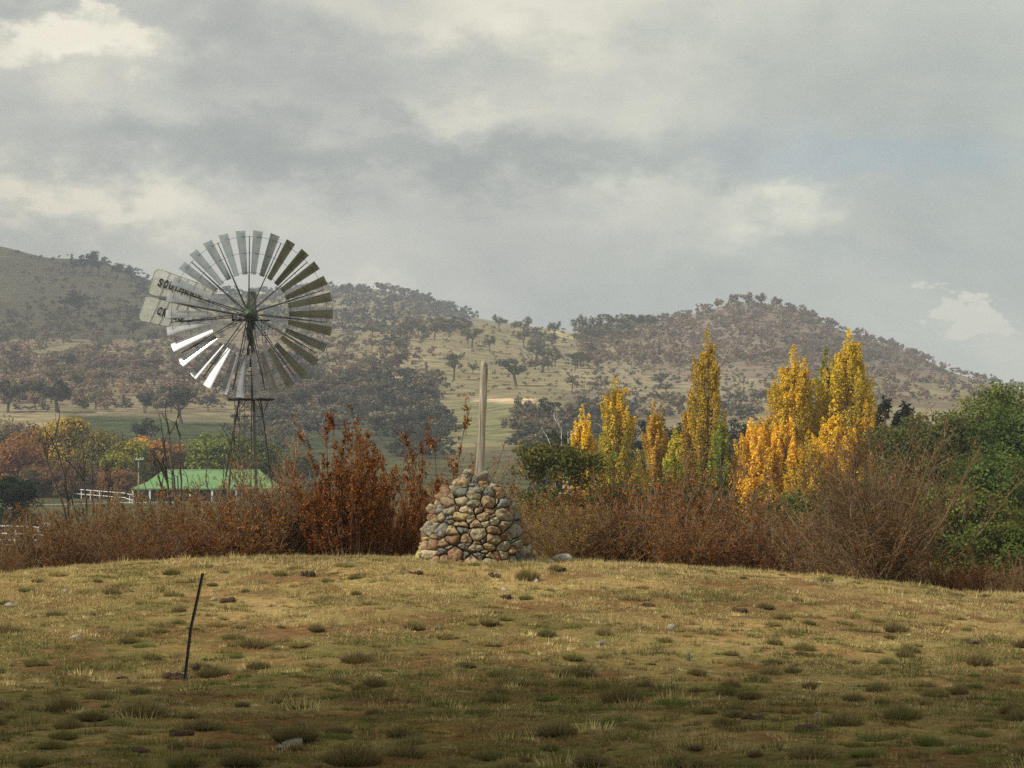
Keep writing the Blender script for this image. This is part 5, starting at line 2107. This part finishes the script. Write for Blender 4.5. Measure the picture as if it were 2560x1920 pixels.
TUS = [tussock_template(1, [GREEN, OLIV, BROWNG]), tussock_template(2, [OLIV, BROWNG, STRAW], r=.2, tall=.13), tussock_template(3, [BROWNG, OLIV, (.18, .135, .075)], tall=.19, n=1200),
       tussock_template(4, [GREEN, OLIV, (.16, .19, .055)], tall=.11, r=.2), tussock_template(5, [STRAW, OLIV, STRAW], tall=.14, r=.15)]
BIGT = tussock_template(6, [(.20, .15, .07), (.16, .13, .058), (.18, .165, .065), (.12, .095, .045), (.34, .27, .13)], n=4200, tall=.30, r=.34, spread=.8)


def tuss(proto, px, py, wpx, lab, group='grass tussocks of the field', hs=1.0):
    p = on(px, py)
    w = wpx * p.y / F
    base_w = .85 if proto is BIGT else .42
    k = w / base_w
    o = place(proto, p, k, lab, 'grass tussock', group, base=1.0)
    o.scale = (k, k, k * hs)
    return o


for px, py, w, pr, lab, hs in (
    (1366, 1590, 62, TUS[0], 'pointed green tussock alone in the middle of the field', 1.3),
    (740, 1850, 150, BIGT, 'big dark tussock directly above the flat grey foreground rock', .75),
    (848, 1835, 95, BIGT, 'spreading dark green tussock right of the one above the flat rock', .7),
    (885, 1915, 185, BIGT, 'largest straw-tipped tussock at the bottom edge', 1.0),
    (605, 1915, 130, BIGT, 'wide dark tussock at the bottom edge left of the largest one', .75),
    (228, 1800, 120, BIGT, 'wide grey tussock in the lower left', .6),
    (510, 1895, 60, TUS[0], 'bright green tussock left of the wide dark one at the bottom', 1.2),
    (1452, 1690, 92, TUS[2], 'grey-green tussock in mid field below the flat stone patch', 1.0),
    (2239, 1580, 76, TUS[2], 'dark spiky tussock in the sun on the right side of the field', .9),
    (2445, 1662, 84, TUS[2], 'tall brownish tussock near the right edge', 1.1),
    (2192, 1730, 76, TUS[2], 'dark rounded tussock among the shaded ones at the right', .9),
    (1762, 1785, 76, TUS[0], 'green tussock above the strip of dug soil', .8),
    (1478, 1915, 110, TUS[2], 'dark tussock with pale bent stalks at the bottom edge right of centre', 1.0),
    (1706, 1915, 100, TUS[2], 'second dark tussock with pale stalks at the bottom edge', .9),
    (792, 1578, 52, TUS[2], 'small dark tussock in mid field right of the picket', 1.0),
    (1036, 1575, 66, TUS[2], 'brown tussock beside the small tan stone near the centre', .8),
    (1187, 1562, 46, TUS[1], 'rounded grey tussock just right of the centre in the sun', .9),
    (20, 1580, 80, TUS[2], 'brown tussock cut by the left edge in mid field', .8),
    (1935, 1612, 50, TUS[2], 'grey tussock below the right poplars in mid field', .9),
    (2016, 1890, 70, TUS[2], 'dark tussock in the bottom right grass', .8),
    (1990, 1880, 80, TUS[3], 'low green tussock beside the dark one at the bottom right', .7),
    (450, 1530, 44, TUS[2], 'grey tussock left behind the picket top', 1.0),
):
    tuss(pr, px, py, w, lab, hs=hs)
rt = random.Random(21)
spots = []
while len(spots) < 275:
    Y = math.exp(rt.uniform(math.log(18.5), math.log(40)))
    x = rt.uniform(-.235, .235) * Y
    if any((x - a) ** 2 + (Y - b) ** 2 < .16 for a, b, _ in spots):
        continue
    spots.append((x, Y, PX(x, Y, ground(x, Y))[1]))
spots.sort(key=lambda a: a[2])
for r_ in range(11):
    row = sorted(spots[r_ * 25:(r_ + 1) * 25])
    for i, (x, Y, py) in enumerate(row):
        sunny = py < 1600
        pr = rt.choice([TUS[1], TUS[4], TUS[4], TUS[2], TUS[0]] if sunny else [TUS[0], TUS[1], TUS[2], TUS[2], TUS[3]])
        ad = ['green', 'dry olive', 'dark brownish', 'low green', 'straw-coloured'][TUS.index(pr)]
        lab = '%s tussock, %s from the left in the %s row below the crest' % (ad, ordinal(i + 1), ordinal(r_ + 1))
        k = rt.uniform(.32, .85) * (1.0 if rt.random() < .85 else 1.5)
        o = place(pr, (x, Y, ground(x, Y)), k, lab, 'grass tussock', 'grass tussocks of the field', base=1.0)
        o.scale = (k * rt.uniform(.9, 1.4), k, k * rt.uniform(.7, 1.15))


def grass():
    n = 640000
    Y = np.sqrt(rng.uniform(15.5 ** 2, 42.3 ** 2, n * 2))
    x = rng.uniform(-.28, .33, n * 2) * Y
    d = fbm(x / .55, Y / .6, 51, 3) * .6 + fbm(x / 2.2, Y / 2.2, 52, 2) * .4
    keep = rng.random(n * 2) < np.clip((d - .38) * 4.5, .06, 1)
    x, Y, d = x[keep][:n], Y[keep][:n], d[keep][:n]
    n = len(x)
    z = T(x, Y)
    up = np.clip((Y - 24) / 14, 0, 1)
    L = rng.uniform(.012, .034, n) * (.6 + 1.3 * np.clip(d - .35, 0, 1) * 2) * (1 + .45 * np.clip((Y - 37) / 3, 0, 1) * (rng.random(n) < .4))
    base = np.stack([x, Y, z - .005], 1)
    dirv = unit(np.stack([rng.normal(size=n) * .6, rng.normal(size=n) * .6, np.ones(n)], 1))
    tip = base + dirv * L[:, None]
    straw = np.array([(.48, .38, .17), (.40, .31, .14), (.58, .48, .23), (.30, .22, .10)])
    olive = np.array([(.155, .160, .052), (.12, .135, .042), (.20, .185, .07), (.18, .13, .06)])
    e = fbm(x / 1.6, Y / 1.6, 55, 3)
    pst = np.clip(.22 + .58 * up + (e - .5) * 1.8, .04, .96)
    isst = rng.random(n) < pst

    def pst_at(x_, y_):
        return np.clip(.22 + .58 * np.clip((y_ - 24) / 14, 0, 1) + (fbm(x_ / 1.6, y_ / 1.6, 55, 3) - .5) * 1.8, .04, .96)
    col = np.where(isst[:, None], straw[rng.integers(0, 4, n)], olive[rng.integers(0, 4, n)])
    w = .0075 + .0035 * up
    # little hummocks of taller blades
    nc = 5200
    hy = np.sqrt(rng.uniform(16 ** 2, 42 ** 2, nc))
    hx = rng.uniform(-.27, .32, nc) * hy
    hr = rng.uniform(.04, .10, nc) * np.where(rng.random(nc) < .18, 1.8, 1)
    hc = np.where((rng.random(nc) < pst_at(hx, hy))[:, None], straw[rng.integers(0, 4, nc)], olive[rng.integers(0, 4, nc)]) * rng.uniform(.65, 1.25, (nc, 1))
    per = 46
    kk = np.repeat(np.arange(nc), per)
    aa, qq = rng.uniform(0, 6.28, nc * per), np.sqrt(rng.random(nc * per))
    bx, by = hx[kk] + np.cos(aa) * qq * hr[kk] * 1.3, hy[kk] + np.sin(aa) * qq * hr[kk]
    b2 = np.stack([bx, by, T(bx, by) - .005], 1)
    d2 = unit(np.stack([np.cos(aa) * qq * .7 + rng.normal(size=nc * per) * .2, np.sin(aa) * qq * .7 + rng.normal(size=nc * per) * .2, np.ones(nc * per)], 1))
    t2 = b2 + d2 * (hr[kk] * rng.uniform(.5, 1.1, nc * per) * (1.15 - .6 * qq))[:, None]
    base, tip = np.concatenate([base, b2]), np.concatenate([tip, t2])
    col = np.concatenate([col, hc[kk] * rng.uniform(.8, 1.2, (nc * per, 1))])
    w = np.concatenate([w, np.full(nc * per, .009)])
    V, Fc, c = blade_tris(base, tip, w, col)
    o = link('grass', mesh_np('grass', V, Fc, c), GRASS)
    tag(o, 'short dry grass covering the field', 'grass', kind='stuff')
    # longer pale stalks along the crest
    n = 16000
    x = rng.uniform(-11, 12.5, n)
    Y = rng.uniform(38.2, 42.2, n)
    keep = fbm(x / .5, Y / .5, 61, 3) > .50
    x, Y = x[keep], Y[keep]
    ca = rng.uniform(0, 6.28, 1500)
    cr = rng.uniform(1.0, 1.25, 1500)
    x = np.concatenate([x, cx0 + np.cos(ca) * cr])
    Y = np.concatenate([Y, cyc + np.sin(ca) * cr])
    n = len(x)
    base = np.stack([x, Y, T(x, Y) - .01], 1)
    dirv = unit(np.stack([rng.normal(size=n) * .45, rng.normal(size=n) * .45, np.ones(n)], 1))
    right = np.clip((x - 3.5) / 4, 0, 1)
    tip = base + dirv * (rng.uniform(.04, .12, n) * (1 + 1.0 * right * (rng.random(n) < .15)))[:, None]
    V, Fc, c = blade_tris(base, tip, np.full(n, .010), pal([(.66, .56, .30), (.54, .45, .22), (.38, .32, .15)], n))
    o = link('dry_stalks', mesh_np('dry_stalks', V, Fc, c), GRASS)
    tag(o, 'longer pale grass stalks along the crest of the field', 'grass', kind='stuff')


grass()


# ------------------------------------------------------------------ passing clouds that shade the land (outside the frame)
def cloud(name, cen, size, label, seed):
    rnd = random.Random(seed)
    bm = bmesh.new()
    for i in range(26):
        r_ = bmesh.ops.create_icosphere(bm, subdivisions=3, radius=1.0)
        ox, oy = rnd.uniform(-.85, .85), rnd.uniform(-.85, .85)
        if i == 0:
            ox = oy = 0
        w = max(.25, 1 - .6 * max(abs(ox), abs(oy)))
        ph = [rnd.uniform(0, 6.28) for _ in range(3)]
        for v in r_['verts']:
            d = v.co.copy()
            n = 1 + .12 * math.sin(5 * d.x + ph[0]) * math.sin(5 * d.y + ph[1]) + .07 * math.sin(11 * d.z + ph[2])
            v.co = Vector((d.x * n * size[0] * .42 * w + ox * size[0] * .62, d.y * n * size[1] * .42 * w + oy * size[1] * .62, d.z * n * size[2] * .5 * w * (.5 if d.z < 0 else 1)))
    me = bpy.data.meshes.new(name)
    bm.to_mesh(me)
    bm.free()
    for p in me.polygons:
        p.use_smooth = True
    m = bpy.data.materials.get('cloud_white') or pbr('cloud_white', (.85, .85, .85), 1, 0, .03, .01)
    o = link(name, me, m, None, cen)
    tag(o, label, 'cloud', kind='structure')
    return o


def cloud_over(gx, gy, gz, alt, size, label, seed):
    t = (alt - gz) / SUN.z
    cen = Vector((gx, gy, gz)) + SUN * t
    return cloud('cloud', cen, size, label, seed)


cloud_over(0, -42, 0, 480, (260, 108, 26), 'low cloud above and behind the viewer shading the near grass', 1)
cloud_over(-390, 1500, 80, 1100, (330, 620, 90), 'cloud shading the left hill', 2)

# ------------------------------------------------------------------ air
def haze():
    mb = MB()
    x0, x1, y0, y1, z0, z1 = -3600, 3600, -60, 3600, -30, 205
    mb.box(((x0 + x1) / 2, (y0 + y1) / 2, (z0 + z1) / 2), (x1 - x0, y1 - y0, z1 - z0))
    m, t = mat('haze')
    out = t.n('ShaderNodeOutputMaterial')
    v = t.n('ShaderNodeVolumePrincipled')
    v.inputs['Color'].default_value = (.78, .85, .98, 1)
    v.inputs['Density'].default_value = 0.00028
    v.inputs['Anisotropy'].default_value = .1
    t.l(v.outputs[0], out.inputs['Volume'])
    o = mb.build('haze', m)
    tag(o, kind='stuff')


haze()
for o_ in bpy.data.objects:
    if 'label' in o_ and len(o_['label'].replace('-', ' ').split()) > 16:
        print('LONG', o_['label'])
print('GUMS', n_gum, 'objects', len(bpy.data.objects), 'polys', sum(len(m.polygons) for m in bpy.data.meshes))
